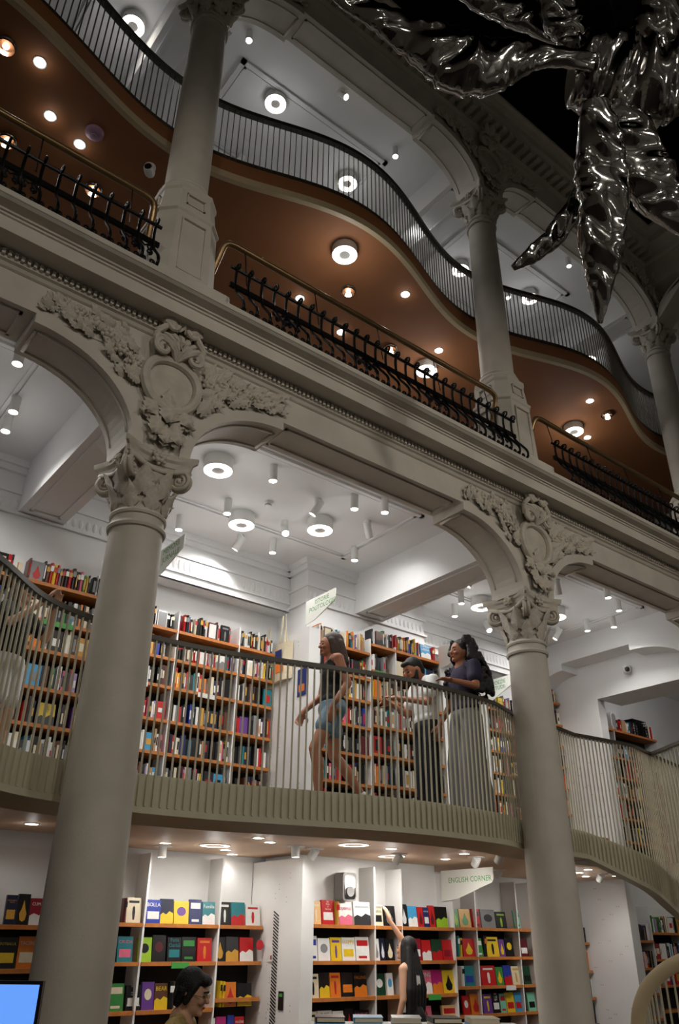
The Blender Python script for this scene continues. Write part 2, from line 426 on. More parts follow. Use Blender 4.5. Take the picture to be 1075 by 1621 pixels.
def make_lower_column():
    t = thing('column', 'x', 'column', (0, 0, 0), 0, 'columns of the lower arcade')
    G().lathe([(.30, 0), (.30, .12), (.27, .16), (.285, .22), (.25, .28), (.246, .34)], 32).build('base', 'stone', t, True)
    G().lathe([(.246, .34), (.246, 1.2), (.238, 2.2), (.224, 3.3), (.206, 4.42), (.206, 4.56)], 40).build('shaft', 'stone', t, True)
    G().lathe(ring_prof(.206, 4.425, .026), 32).build('necking_ring', 'stone', t, True)
    G().lathe(ring_prof(.204, 4.53, .022), 32).build('necking_ring', 'stone', t, True)
    capital(t, 4.55)
    return t
def make_upper_column():
    t = thing('column', 'x', 'column', (0, 0, 6.5), 0, 'columns of the upper arcade')
    def octo(hw, c, z, ym=0): return [(-hw+c, -hw, z), (hw-c, -hw, z), (hw, -hw+c, z), (hw, hw-c, z), (hw-c, hw, z), (-hw+c, hw, z), (-hw, hw-c, z), (-hw, -hw+c, z)]
    p = G().loft([octo(.41, .02, 0), octo(.41, .02, .33), octo(.385, .02, .36)]).build('plinth', 'stone', t)
    b = G().loft([octo(.335, .13, .36), octo(.31, .13, 1.18), octo(.325, .13, 1.2), octo(.325, .13, 1.23), octo(.30, .13, 1.26), octo(.275, .12, 1.52), octo(.285, .12, 1.55), octo(.285, .12, 1.6)]).build('pedestal', 'stone', t)
    for i in range(4):
        g = G()
        for a, b_, c, d in ((-.13, .13, .44, .455), (-.13, .13, 1.08, 1.095), (-.13, -.115, .44, 1.095), (.115, .13, .44, 1.095)):
            g.box(a, b_, -.338+.0, -.30, c, d)
        for a, b_, c, d in ((-.1, .1, 1.32, 1.335), (-.1, .1, 1.45, 1.465), (-.1, -.085, 1.32, 1.465), (.085, .1, 1.32, 1.465)):
            g.box(a, b_, -.305, -.26, c, d)
        o = g.build('panel_frame', 'stone', b); o.rotation_euler = (0, 0, i*PI/2)
    G().lathe(ring_prof(.235, 1.645, .045) + ring_prof(.222, 1.725, .028), 32).build('base_ring', 'stone', t, True)
    G().lathe([(.22, 1.7), (.218, 2.2), (.214, 3.0), (.207, 4.0), (.198, 4.56), (.198, 4.7)], 40).build('shaft', 'stone', t, True)
    G().lathe(ring_prof(.2, 4.56, .024), 32).build('necking_ring', 'stone', t, True)
    G().lathe(ring_prof(.198, 4.65, .02), 32).build('necking_ring', 'stone', t, True)
    capital(t, 4.67)
    return t
lc = make_lower_column(); uc = make_upper_column()
LL = {0: 'nearest ground-floor column, thick pale shaft with scrolled capital, left of the walking woman',
      1: 'ground-floor column with scrolled capital standing right of the curly-haired woman',
      2: 'farthest ground-floor column beyond the stairs at right', -1: 'ground-floor column out to the left of the nearest one'}
UL = {0: 'upper column on octagonal pedestal directly above the nearest ground-floor column',
      1: 'upper column on octagonal pedestal in the middle, between two iron railings',
      2: 'upper column at the right edge beneath the meeting of two arches', -1: 'upper column out to the left of the iron railing'}
for k in (0, 1, 2, -1):
    a = lc if k == 0 else copy_tree(lc); a.location = (k*BAY, 0, 0); a['label'] = LL[k]
    b = uc if k == 0 else copy_tree(uc); b.location = (k*BAY, 0, 6.5); b['label'] = UL[k]

# ---------------------------------------------------------------- spandrel carving over each capital
def ext_z(x):
    """outer edge of the archivolt over abscissa |x|"""
    x = abs(x)
    if x <= .16: return 5.1
    if x >= 1.16: return 5.87
    t = math.asin(min(1, (1.16-x)/1.0)); return 5.06+.81*math.cos(t)
def make_spandrel(dz, name, ztop):
    t = thing(name, 'x', 'relief', (0, -.24, 0), 0, 'carved spandrel reliefs')
    R = random.Random(5)
    # oval cartouche
    oval = lambda a, rx, rz: (rx*math.cos(a), rz*math.sin(a)*(1-.12*math.sin(a)))
    c = G().tube([(oval(2*PI*i/32, .245, .25)[0], -.055, 5.72+dz+oval(2*PI*i/32, .245, .25)[1]) for i in range(32)], .042, 8, True, up=(0, 1, 0)).build('cartouche_frame', 'stone_ornament', t, True)
    g = G(); n = 28
    g.loft([[(oval(2*PI*i/n, .235*s, .24*s)[0], y, 5.72+dz+oval(2*PI*i/n, .235*s, .24*s)[1]) for i in range(n)] for s, y in ((1, 0), (1, -.035), (.6, -.06), (.05, -.068))])
    g.build('cartouche_field', 'stone_ornament', t, True)
    # crest: two scrolls, shell ribs and a curled top
    zc = 5.72+dz
    for sg in (-1, 1):
        g = G().tube([(sg*(.15+x), -.13, zc+.27+z) for x, z in spiral(.085, .012, 1.7, 30, PI*.9, -1)], [.03-.014*i/30 for i in range(31)], 7, up=(0, 1, 0))
        g.build('crest_scroll', 'stone_ornament', t, True)
        g = G().tube([(sg*(.10+x*.8), -.15, zc+.53+z) for x, z in spiral(.085, .012, 1.5, 26, PI*.2, 1)], [.028-.012*i/26 for i in range(27)], 7, up=(0, 1, 0))
        g.build('crest_scroll', 'stone_ornament', t, True)
        g = G().tube(catmull([(sg*.2, -.1, zc+.29), (sg*.22, -.12, zc+.40), (sg*.15, -.13, zc+.5), (sg*.19, -.12, zc+.58)], 6), .03, 7)
        g.build('crest_scroll', 'stone_ornament', t, True)
    for i in range(7):
        a = (i-3)*.26
        g = G().tube([(math.sin(a)*r_, -.07-.09*math.sin(PI*min(1, r_*3.2)), zc+.2+math.cos(a)*r_*.95) for r_ in (.02, .09, .16, .23, .29)], [.014, .022, .028, .03, .022], 6)
        g.build('shell_rib', 'stone_ornament', t, True)
    for (px, pz, rl, sc) in ((0, .5, 0, .24), (-.07, .47, .5, .2), (.07, .47, -.5, .2)):
        o = ob('acanthus_leaf', LEAF, 'stone_ornament', t); o.matrix_local = T(px, -.14, zc+pz) @ RX(PI/2) @ RZ(rl) @ SCL(sc, sc, sc*1.3)
    # foliage: hanging leaves under the cartouche, sprays to both sides
    for (px, pz, rl, sc) in ((0, -.16, PI, .27), (-.09, -.2, 2.6, .22), (.09, -.2, -2.6, .22), (-.06, -.36, 2.9, .22), (.07, -.38, -2.9, .22), (0, -.42, PI, .2), (-.1, -.3, 2.1, .17), (.1, -.3, -2.1, .17), (0, -.28, .2, .18), (-.05, -.45, .5, .13), (.05, -.47, -.5, .13), (0, -.5, PI, .13), (-.07, -.5, 2.7, .12), (.07, -.5, -2.7, .12), (-.12, -.38, 1.2, .12), (.12, -.38, -1.2, .12)):
        o = ob('acanthus_leaf', LEAF, 'stone_ornament', t); o.matrix_local = T(px, -.02-.02*R.random(), zc+pz) @ RX(PI/2) @ RZ(rl) @ RX(-.1) @ SCL(sc*1.1, sc, sc*1.6)
    for sg in (-1, 1):
        for i in range(58):
            u = (i+R.random())/58
            x = .27+.84*u
            lo, hi = ext_z(x)+.05, ztop-.03-.0*u
            if x > .75: hi = min(hi, lo+.2); 
            if hi <= lo: continue
            z = lo+(hi-lo)*R.random()
            sc = (.165-.07*u)*(.75+.45*R.random())
            rl = -sg*(1.05+R.uniform(-.9, .9))
            ox = x*sg
            if abs(ox)+sc*.6 > 1.2: sc *= .7
            # keep the tip inside the spandrel field
            tipz = z+math.cos(rl)*sc
            if tipz > ztop-.01 or tipz < ext_z(abs(ox)+abs(math.sin(rl))*sc)+.01: rl = -sg*1.35; sc *= .75
            o = ob('acanthus_leaf', LEAF, 'stone_ornament', t)
            o.matrix_local = T(ox, -.015-.035*R.random(), z+dz) @ RX(PI/2) @ RZ(rl) @ RX(R.uniform(-.25, .1)) @ SCL(sc*1.1, sc*1.05, sc*1.5)
        pts = [(sg*.3, -.03, 5.75), (sg*.55, -.04, 5.93), (sg*.85, -.035, 5.98), (sg*1.15, -.02, 6.02)]
        G().tube([(a, b, c_+dz) for a, b, c_ in catmull(pts, 5)], .014, 6).build('garland_stem', 'stone_ornament', t, True)
        for i in range(5):
            o = ob('rosette', ROSETTE, 'stone_ornament', t); x = .34+.13*i; zz = ext_z(x)+.5*(ztop-ext_z(x))
            o.matrix_local = T(sg*x, -.05, zz+dz+R.uniform(-.05, .05)) @ SCL(1.0, 1.2, 1.0)
    return t
sp = make_spandrel(0, 'spandrel_relief', 6.13)
SPL = {0: 'large carved cartouche with acanthus foliage above the nearest capital', 1: 'carved cartouche with foliage above the second capital, under the right iron railing'}
for k in (0, 1):
    o = sp if k == 0 else copy_tree(sp); o.location = (k*BAY, -.24, 0); o['label'] = SPL[k]
SPU = {0: 'carved foliage relief above the topmost left capital, at the upper edge', 1: 'dim carved foliage above the middle upper capital, beside the foil balloon', 2: 'dark carved foliage between two arches at the upper right'}
for k in (0, 1, 2):
    o = copy_tree(sp); o.location = (k*BAY, -.24, 6.6); o['label'] = SPU[k]

# ================================================================ IRON RAILINGS between the pedestals
g = G()
yb = -.6
shape = [(yb-.01, 6.535), (yb-.045, 6.57), (yb-.035, 6.64), (yb+.03, 6.74), (yb+.10, 6.84), (yb+.14, 6.95), (yb+.15, 7.06), (yb+.145, 7.14)]
cv = catmull([(0, a, b) for a, b in shape], 4)
g.tube(cv, .0145, 6, up=(1, 0, 0))
g.tube([(0, yb+.115+x, 7.165+z) for x, z in spiral(.046, .010, 1.35, 18, 0, 1)], [.0125-.004*i/18 for i in range(19)], 6, up=(1, 0, 0))
BAL = g.mesh('baluster', True, .8)
g = G()
for sg in (-1, 1):
    g.tube([(sg*(.036+x), yb-.005, 6.575+z) for x, z in spiral(.028, .008, 1.25, 16, -PI*.5, 1)], .009, 5, up=(0, 1, 0))
g.tube([(-.036, yb-.005, 6.545), (.036, yb-.005, 6.545)], .009, 5)
BSCR = g.mesh('base_scroll', True)
g = G()
for sg in (-1, 1):
    g.tube([(sg*(.05+x), yb+.135, 6.87+z) for x, z in spiral(.034, .008, 1.4, 18, PI*.5, -1)], .009, 5, up=(0, 1, 0))
    g.tube([(sg*(.04+x), yb+.10, 6.78+z) for x, z in spiral(.03, .008, 1.3, 16, -PI*.5, 1)], .009, 5, up=(0, 1, 0))
g.tube([(-.07, yb+.145, 6.93), (0, yb+.13, 6.86), (.07, yb+.145, 6.93)], .009, 5)
MSCR = g.mesh('heart_scroll', True)
RL = {-1: 'black wrought-iron railing at the far left, left of the nearest pedestal', 0: 'black wrought-iron railing with bellied bars between the two near pedestals', 1: 'black wrought-iron railing at the right, beyond the middle pedestal'}
for k in (-1, 0, 1):
    x0, x1 = k*BAY+.36, (k+1)*BAY-.36
    if k == -1: x0 = -4.2
    t = thing('iron_railing', RL[k], 'railing', (x0, 0, 0), 0, 'wrought-iron railings')
    L = x1-x0
    G().tube([(0, yb+.147, 7.165), (L, yb+.147, 7.165)], .017, 8).build('top_rail', 'iron', t)
    G().box(0, L, yb+.135, yb+.16, 6.925, 6.975).build('middle_rail', 'iron', t)
    G().box(0, L, yb-.012, yb+.012, 6.528, 6.545).build('bottom_rail', 'iron', t)
    n = int(L/.142)
    for i in range(n):
        x = .06+i*(L-.12)/(n-1)
        ob('baluster', BAL, 'iron', t, (x, 0, 0))
        if i < n-1: ob('base_scroll', BSCR, 'iron', t, (x+.07, 0, 0))
        if i % 7 in (3, 4): ob('heart_scroll', MSCR, 'iron', t, (x+.07, 0, 0))
    hr = thing('handrail', {-1: 'brass handrail above the far-left iron railing', 0: 'long brass handrail above the middle iron railing', 1: 'brass handrail above the right iron railing'}[k], 'handrail', (x0, 0, 0), 0, 'brass handrails')
    y = -.24
    G().tube(catmull([(-.02, -.1, 7.34), (.0, -.17, 7.5), (.03, -.23, 7.66), (.14, y, 7.7)], 4) + [(L-.14, y, 7.7)] + catmull([(L-.14, y, 7.7), (L-.03, -.23, 7.66), (L, -.17, 7.5), (L+.02, -.1, 7.34)], 4), .034, 10).build('rail_tube', 'brass', hr, True)
    for i in range(5):
        x = .25+i*(L-.5)/4
        G().tube([(x, y, 7.68), (x, -.33, 7.17)], .006, 5).build('rail_rod', 'iron', hr)
# ================================================================ CURVED MEZZANINES
ORD = ['first', 'second', 'third', 'fourth', 'fifth', 'sixth', 'seventh', 'eighth', 'ninth', 'tenth', 'eleventh', 'twelfth', 'thirteenth', 'fourteenth', 'fifteenth', 'sixteenth', 'seventeenth', 'eighteenth', 'nineteenth', 'twentieth', 'twenty-first', 'twenty-second', 'twenty-third', 'twenty-fourth', 'twenty-fifth', 'twenty-sixth', 'twenty-seventh', 'twenty-eighth', 'twenty-ninth', 'thirtieth', 'thirty-first', 'thirty-second', 'thirty-third', 'thirty-fourth', 'thirty-fifth', 'thirty-sixth', 'thirty-seventh', 'thirty-eighth', 'thirty-ninth', 'fortieth']
EDGE = catmull([(-5.6, -1.6), (-4.6, -1.75), (-3.4, -1.7), (-2.3, -1.25), (-1.5, -.68), (-.98, -.2), (-.55, .22), (-.1, .42), (.45, .52), (1.15, .47), (1.6, .36), (2.6, .1), (3.3, .03), (4.1, .08), (4.5, .2), (4.85, .31), (5.4, .33), (5.95, .42)], 8)
RPATH = EDGE[:-1] + catmull([(5.95, .42), (6.5, .36), (7.0, .33), (7.6, .46), (8.4, .62), (9.45, .8)], 8)
EDGE = EDGE + [(6.1, .6), (6.15, 1.2), (6.3, 1.42), (9.45, 1.5)]
def fz(x): return 2.5-max(0, x-5.95)*.285
def offset_poly(pts, d):
    out = []
    for i, p in enumerate(pts):
        a = Vector(pts[max(0, i-1)]); b = Vector(pts[min(len(pts)-1, i+1)]); t = (b-a).normalized()
        out.append((p[0]-t.y*d, p[1]+t.x*d))
    return out
def slab(edge, z0, z1, yb, name, m):
    g = G(); poly = [(x, y) for x, y in edge] + [(edge[-1][0], yb), (edge[0][0], yb)]
    return g.ext(poly, 'z', z0, z1).build(name, m)
inner = offset_poly(EDGE, .03)
struct(slab(inner, 2.5, 2.52, 3.38, 'ceiling_ground_floor', 'soffit_beige'))
struct(slab(inner, 2.52, 2.70, 3.38, 'floor_mezzanine', 'deck_floor'))
def strip(g, edge, z0, z1, t0, t1):
    a = offset_poly(edge, t0); b = offset_poly(edge, t1)
    rings = [[(p[0], p[1], z0), (p[0], p[1], z1), (q[0], q[1], z1), (q[0], q[1], z0)] for p, q in zip(a, b)]
    return g.loft(rings, True, True)
rail = thing('mezzanine_railing', 'curved cream railing with many thin upright bars along the mezzanine edge', 'railing', (0, 0, 0))
def strip_z(edge, f0, f1, t0, t1):
    a = offset_poly(edge, t0); b = offset_poly(edge, t1)
    return G().loft([[(p[0], p[1], f0(p[0])), (p[0], p[1], f1(p[0])), (q[0], q[1], f1(p[0])), (q[0], q[1], f0(p[0]))] for p, q in zip(a, b)])
strip_z(RPATH, fz, lambda x: fz(x)+.235+max(0, min(.12, (x-5.95)*.1)), 0, .025).build('fascia_band', 'cream_metal', rail, True)
strip_z(RPATH, lambda x: fz(x)-.05, fz, -.012, .10).build('edge_lip', 'cream_metal', rail, True)
strip(G(), RPATH, 3.795, 3.835, -.03, .035).build('top_rail', 'dark_rail', rail, True)
rim_a = offset_poly(EDGE, .012); rim_b = offset_poly(EDGE, .26)
G().loft([[(p[0], p[1], 2.452), (q[0], q[1], 2.40), (q[0], q[1], 2.498), (p[0], p[1], 2.498)] for p, q in zip(rim_a, rim_b) if p[0] < 6.05]).build('slab_rim', 'cream_band', rail, True)
BAR = G().box(-.006, .006, -.007, .007, 0, 1).mesh('railing_bar')
pts = resample([(x, y, 0) for x, y in RPATH if x > -4.2], .064)
for a, b in zip(pts, pts[1:]):
    o = ob('railing_bar', BAR, 'cream_metal', rail, (a.x, a.y-.014, fz(a.x)), (0, 0, math.atan2(b.y-a.y, b.x-a.x))); o.scale = (1, 1, 3.8-fz(a.x))
BR = catmull([(7.62, .44), (7.5, .2), (7.3, -.15), (7.15, -.6), (7.1, -1.2)], 6)
strip(G(), BR, 3.795, 3.835, -.03, .03).build('branch_rail', 'dark_rail', rail, True)
for a_, b_ in zip(*(lambda q: (q, q[1:]))(resample([(x, y, 0) for x, y in BR], .08))):
    o = ob('railing_bar', BAR, 'cream_metal', rail, (a_.x, a_.y, 2.5), (0, 0, math.atan2(b_.y-a_.y, b_.x-a_.x))); o.scale = (1, 1, 1.3)
strip(G(), BR, 2.5, 2.735, 0, .025).build('branch_fascia', 'cream_metal', rail, True)
# flight of stairs behind the sloping fascia
st = thing('staircase', 'staircase descending from the mezzanine behind the sloping fascia at right', 'stairs', (6.2, .5, 0))
for i in range(7):
    x = i*.27; z = 2.79-.077*(i+1)
    G().box(x, x+.29, 0, .42, z-.04, z).build('tread', 'shelf_wood', st)
    G().box(x+.27, x+.29, 0, .42, z-.08, z-.04).build('riser', 'cream_metal', st)
# end of the lower stair flight: flat cream handrail curling down near the viewer
cr = thing('stair_handrail', 'flat cream handrail curling down with bars at the bottom right corner', 'handrail', (0, 0, 0))
cpts = catmull([(3.58, -1.46, .55), (3.59, -1.47, .95), (3.60, -1.49, 1.14), (3.63, -1.53, 1.27), (3.68, -1.60, 1.38), (3.78, -1.74, 1.49), (3.95, -1.98, 1.58), (4.3, -2.4, 1.68)], 6)
G().tube(cpts, .05, 8, flat=(.35, 1.0)).build('rail_band', 'cream_band', cr, True)
for i in range(14):
    p = cpts[12+i*2] if 12+i*2 < len(cpts) else cpts[-1]
    G().tube([(p[0]+.03, p[1]-.03, .2), (p[0]+.03, p[1]-.03, p[2]-.01)], .008, 5).build('rail_bar', 'cream_metal', cr)

# upper mezzanine: wave that tucks behind every column
UE = [(x, .12+.27*math.cos(2*PI*x/BAY)) for x in [-5.6+i*.1 for i in range(175)]]
ui = offset_poly(UE, .02)
struct(slab(ui, 9.32, 9.45, 3.38, 'ceiling_terracotta', 'terracotta'))
struct(slab(ui, 9.45, 9.62, 3.38, 'floor_upper_mezzanine', 'white_plaster'))
ur = thing('upper_railing', 'wavy railing of thin wires with dark handrail above the terracotta ceiling', 'railing', (0, 0, 0))
strip(G(), UE, 9.30, 9.40, -.012, .05).build('edge_lip', 'cream_band', ur, True)
strip(G(), UE, 9.40, 9.62, 0, .03).build('fascia_band', 'terracotta', ur, True)
strip(G(), UE, 9.60, 9.72, .03, .06).build('base_band', 'dark_rail', ur, True)
strip(G(), UE, 10.56, 10.62, .0, .07).build('top_rail', 'dark_rail', ur, True)
UB = G().box(-.004, .004, -.008, .008, 9.6, 10.58).mesh('railing_wire')
pts = resample([(x, y, 0) for x, y in offset_poly(UE, .035) if -2.4 < x < 11.0], .072)
for a, b in zip(pts, pts[1:]):
    ob('railing_wire', UB, 'wire', ur, (a.x, a.y, 0), (0, 0, math.atan2(b.y-a.y, b.x-a.x)))

# ================================================================ LAMPS
g = G().lathe([(.072, 0), (.155, 0)], 28, None, False); RING_GLOW = g.mesh('light_ring')
RING_BODY = G().lathe([(.152, .004), (.158, .004), (.158, .15), (.05, .15)], 28, None, False).mesh('housing', True, .6)
RING_MID = G().lathe([(.0005, .006), (.074, .006)], 20, None, False).mesh('diffuser')
TUBE_BODY = G().lathe([(.040, .012), (.0455, 0), (.0455, .2), (.02, .2)], 18, None, False).mesh('tube', True, .6)
TUBE_GLOW = G().lathe([(.0005, .012), (.041, .012)], 16, None, False).mesh('lens')
DISC_GLOW = G().lathe([(.0005, 0), (.055, 0)], 18, None, False).mesh('lens')
DISC_RIM = G().lathe([(.055, -.004), (.068, -.004), (.068, .01), (.055, .01)], 18, None, False).mesh('rim')
BOWL_RIM = G().lathe([(.085, -.006), (.10, -.006), (.10, .02), (.085, .02)], 22, None, False).mesh('rim')
BOWL_IN = G().lathe([(.087, -.003), (.075, .05), (.045, .085), (.0005, .09)], 22, None, False).mesh('reflector', True)
BOWL_L = G().ball((0, 0, .035), .032, 10, 7).mesh('bulb', True)
def ring_lamp(x, y, z, label, grp, power):
    t = thing('ring_ceiling_lamp', label, 'lamp', (x, y, z), 0, grp)
    ob('housing', RING_BODY, 'lamp_white', t); ob('light_ring', RING_GLOW, 'glow_soft', t); ob('diffuser', RING_MID, 'grey_plastic', t)
    lamp_light('lamp_light', 'POINT', (0, 0, -.42), power, (1, .985, .97), .12, None, None, t)
def tube_lamp(x, y, z, label, grp, power, tilt=None):
    t = thing('tube_spotlight', label, 'lamp', (x, y, z), 0, grp)
    if tilt is None:
        ob('tube', TUBE_BODY, 'lamp_white', t); ob('lens', TUBE_GLOW, 'glow', t)
        lamp_light('lamp_light', 'SPOT', (0, 0, 0), power, (1, .985, .965), .04, None, 2.3, t)
        lamp_light('lamp_glow', 'POINT', (0, 0, -.22), power*.025, (1, .985, .97), .08, None, None, t)
    else:
        G().lathe([(.03, .12), (.045, .12), (.045, .235), (.01, .235)], 14).build('mount', 'lamp_white', t, True)
        h = thing('lamp_head', None, None, (0, 0, .11)); h.parent = t
        h.rotation_euler = tilt
        b = ob('tube', TUBE_BODY, 'lamp_white', h, (0, 0, -.13)); c = ob('lens', TUBE_GLOW, 'glow', h, (0, 0, -.13))
        lamp_light('lamp_light', 'SPOT', (0, 0, -.14), power, (1, .985, .965), .04, None, 2.2, h)
def disc_lamp(x, y, z, label, grp, power, cat='lamp'):
    t = thing('recessed_lamp', label, 'lamp', (x, y, z), 0, grp)
    ob('rim', DISC_RIM, 'lamp_white', t); ob('lens', DISC_GLOW, 'glow', t, (0, 0, -.003))
    lamp_light('lamp_light', 'SPOT', (0, 0, -.02), power, (1, .975, .94), .05, None, 2.6, t)
    lamp_light('lamp_glow', 'POINT', (0, 0, -.09), power*.05, (1, .975, .94), .03, None, None, t)
def bowl_lamp(x, y, z, label, grp, power):
    t = thing('bowl_downlight', label, 'lamp', (x, y, z), 0, grp)
    ob('rim', BOWL_RIM, 'chrome', t); ob('reflector', BOWL_IN, 'chrome', t, (0, 0, -.03)); ob('bulb', BOWL_L, 'glow', t, (0, 0, -.045))
    lamp_light('lamp_light', 'SPOT', (0, 0, -.09), power, (1, .985, .965), .03, None, 2.4, t)
# bright gallery under the lower arcade
RP = 3.2; TP = 32.0
for i, (x, y) in enumerate(((1.33, 1.24), (2.22, 2.17), (3.05, 1.67), (6.5, 2.15), (-2.3, 1.5), (-3.2, 2.2), (7.7, 1.7), (11.0, 1.4))):  # two left lamps and the hidden right one are added to brighten the ceiling
    ring_lamp(x, y, 6.1, ['round ring lamp nearest the big cartouche, on the bright gallery ceiling', 'round ring lamp left of the smoke detector row, lower on the gallery ceiling', 'round ring lamp below a tilted spotlight, mid gallery ceiling', 'round ring lamp left of the second capital', 'added unseen ring lamp out to the left, nearer of two', 'added unseen ring lamp out to the left, farther of two', 'added ring lamp hidden behind the second capital', 'round ring lamp of the room beyond the opening at right'][i], 'ring lamps of the bright gallery', RP if x < 10 else 25)
tl = [(.92, .68, 0), (1.87, .97, 0), (1.88, 1.94, 0), (1.64, 2.68, 0), (2.51, 2.66, 1), (2.9, 2.49, 0), (2.73, 1.98, 2), (2.71, 1.26, 1), (2.97, .9, 0), (3.3, .74, 0), (3.53, 1.32, 3), (3.87, 1.99, 0), (-1.01, .73, 0), (-.79, 1.48, 0), (-.74, 1.86, 0), (5.69, 1.58, 1), (6.06, 2.15, 0), (6.36, 2.58, 0), (7.26, 2.72, 2), (6.81, .96, 3), (7.53, .63, 0), (8.09, .83, 0), (8.64, 1.3, 0), (8.46, 1.67, 0), (8.41, 2.19, 1)]
tl.sort(key=lambda q: (q[0]*.78-q[1]*.62)/(q[0]*.545+q[1]*.69+5))
for i, (x, y, tv) in enumerate(tl):
    tube_lamp(x, y, 6.05, ORD[i]+' white tube spotlight from the left on the bright gallery ceiling', 'tube spotlights of the bright gallery', TP, None if not tv else {1: (.45, .35, 0), 2: (-.5, .2, 0), 3: (.3, -.55, 0)}[tv])
for x, y, l in ((2.29, 1.7, 'small round smoke detector among the gallery ceiling lamps'),):
    t = thing('smoke_detector', l, 'smoke detector', (x, y, 6.25))
    G().lathe([(.055, 0), (.055, -.02), (.04, -.035), (.038, -.055), (.005, -.06)], 18).build('body', 'lamp_white', t, True)
    G().lathe([(.041, -.036), (.041, -.05)], 18, None, False).build('vent_band', 'grey_plastic', t)
# terracotta soffit
for i, (x, y) in enumerate(((2.31, .29), (4.72, 1.31), (7.77, .91))):
    ring_lamp(x, y, 9.2, ['large round ring lamp on the terracotta ceiling, middle bay', 'round ring lamp on the terracotta ceiling behind the middle upper column', 'round ring lamp on the terracotta ceiling, right bay'][i], 'ring lamps of the terracotta ceiling', 8)
for i, (x, y) in enumerate(((-1.9, .35), (-1.54, 1.4), (-.54, 1.42), (2.8, .82), (4.03, 1.35), (7.91, .34))):
    bowl_lamp(x, y, 9.3, ORD[i]+' chrome bowl downlight from the left on the terracotta ceiling', 'bowl downlights of the terracotta ceiling', 6)
for i, (x, y) in enumerate(((-1.58, .32), (-1.28, .83), (-.9, .96), (2.39, 1.36), (3.25, 1.54), (3.45, .4), (4.62, .94), (7.38, .29), (8.23, .96))):
    disc_lamp(x, y, 9.315, ORD[i]+' small recessed spotlight from the left on the terracotta ceiling', 'recessed lamps of the terracotta ceiling', 6)
t = thing('smoke_alarm', 'round lilac alarm dome on the terracotta ceiling at left', 'alarm', (-.83, .72, 9.32))
G().lathe([(.10, 0), (.10, -.02), (.085, -.04), (.05, -.055), (.005, -.06)], 24).build('dome', 'lilac', t, True)
G().lathe([(.03, -.058), (.03, -.066), (.005, -.068)], 14).build('sounder', 'lilac', t, True)
def cctv(loc, rz, label):
    t = thing('security_camera', label, 'camera', loc, rz)
    G().lathe([(.065, 0), (.065, -.03), (.05, -.05), (.005, -.055)], 18).build('mount', 'lamp_white', t, True)
    G().lathe([(.052, -.06), (.06, -.03), (.06, .03), (.045, .06)], 18, T(0, 0, -.07) @ RX(-PI/2)).build('body', 'lamp_white', t, True)
    G().lathe([(.045, .0), (.04, .02), (.005, .025)], 16, T(0, -.052, -.07) @ RX(PI/2)).build('lens', 'black_plastic', t, True)
cctv((-.16, .74, 9.32), -.7, 'white security camera on the terracotta ceiling beside the near column')
# upper gallery
for i, (x, y) in enumerate(((-.5, 1.45), (1.67, 1.17), (3.4, 1.6), (4.72, 1.38), (6.24, 1.77), (7.82, 1.44), (10.25, 1.86))):
    ring_lamp(x, y, 12.6, ORD[i]+' round ring lamp from the left on the topmost white ceiling', 'ring lamps of the topmost ceiling', 3.2)
for i, (x, y, tv) in enumerate(((.83, .59, 0), (2.36, .46, 1), (1.79, 2.34, 2), (3.64, .69, 0), (7.43, 1.65, 0), (7.67, .41, 0), (9.74, .89, 0))):
    tube_lamp(x, y, 12.55, ORD[i]+' white tube spotlight from the left on the topmost white ceiling', 'tube spotlights of the topmost ceiling', 9, None if not tv else {1: (-.5, -.4, 0), 2: (.3, .5, 0)}[tv])
# soffit under the mezzanine
for i, (x, y) in enumerate(((2.39, 2.51), (3.42, 1.46), (4.51, 2.09), (7.88, 2.1))):
    t = thing('ring_downlight', ORD[i]+' flush glowing ring from the left under the mezzanine', 'lamp', (x, y, 2.5), 0, 'flush ring lamps under the mezzanine')
    G().lathe([(.11, -.006), (.155, -.006)], 28, None, False).build('light_ring', 'glow_soft', t)
    G().lathe([(.155, -.008), (.165, -.008), (.165, .0), (.10, .0), (.10, -.008), (.11, -.008)], 28, None, False).build('trim', 'lamp_white', t)
    lamp_light('lamp_light', 'AREA', (0, 0, -.03), 8, (1, .97, .93), .25, None, None, t)
    lamp_light('lamp_glow', 'POINT', (0, 0, -.25), 2.2, (1, .97, .93), .06, None, None, t)
for i, (x, y) in enumerate(((1.89, 2.66), (2.35, 1.62), (2.65, 1.86), (2.71, 2.82), (3.03, 3.2), (3.95, 1.47), (4.9, 1.31), (5.2, 1.9), (8.59, 2.39), (7.63, 1.65), (8.79, 2.01), (-.4, 1.6), (.3, 2.1))):
    disc_lamp(x, y, 2.498, ORD[i]+' small recessed spotlight from the left under the mezzanine', 'recessed lamps under the mezzanine', 5)
for i, (x, y, tv) in enumerate(((2.02, 2.96, 0), (3.05, 1.97, 0), (3.36, 2.05, 1), (4.41, 1.86, 1), (5.3, 1.5, 2), (5.16, 1.02, 2), (6.83, 2.51, 1), (8.36, 1.97, 2))):
    t = thing('stub_spotlight', ORD[i]+' stubby white spotlight from the left under the mezzanine', 'lamp', (x, y, 2.5), 0, 'stub spotlights under the mezzanine')
    G().lathe([(.03, 0), (.1, 0), (.1, -.008), (.03, -.008)], 16).build('base', 'lamp_white', t)
    h = thing('lamp_head', None, None, (0, 0, -.035)); h.parent = t
    h.rotation_euler = (0, 0, 0) if not tv else ((.7, .3, 0) if tv == 1 else (.8, -.4, 0))
    G().lathe([(.034, -.07), (.045, -.075), (.045, .03), (.02, .035)], 16, None, True).build('tube', 'lamp_white', h, True)
    G().lathe([(.0005, -.0765), (.036, -.0765)], 16, None, False).build('lens', 'glow', h)
    lamp_light('lamp_light', 'SPOT', (0, 0, -.09), 7, (1, .97, .92), .04, None, 2.3, h)
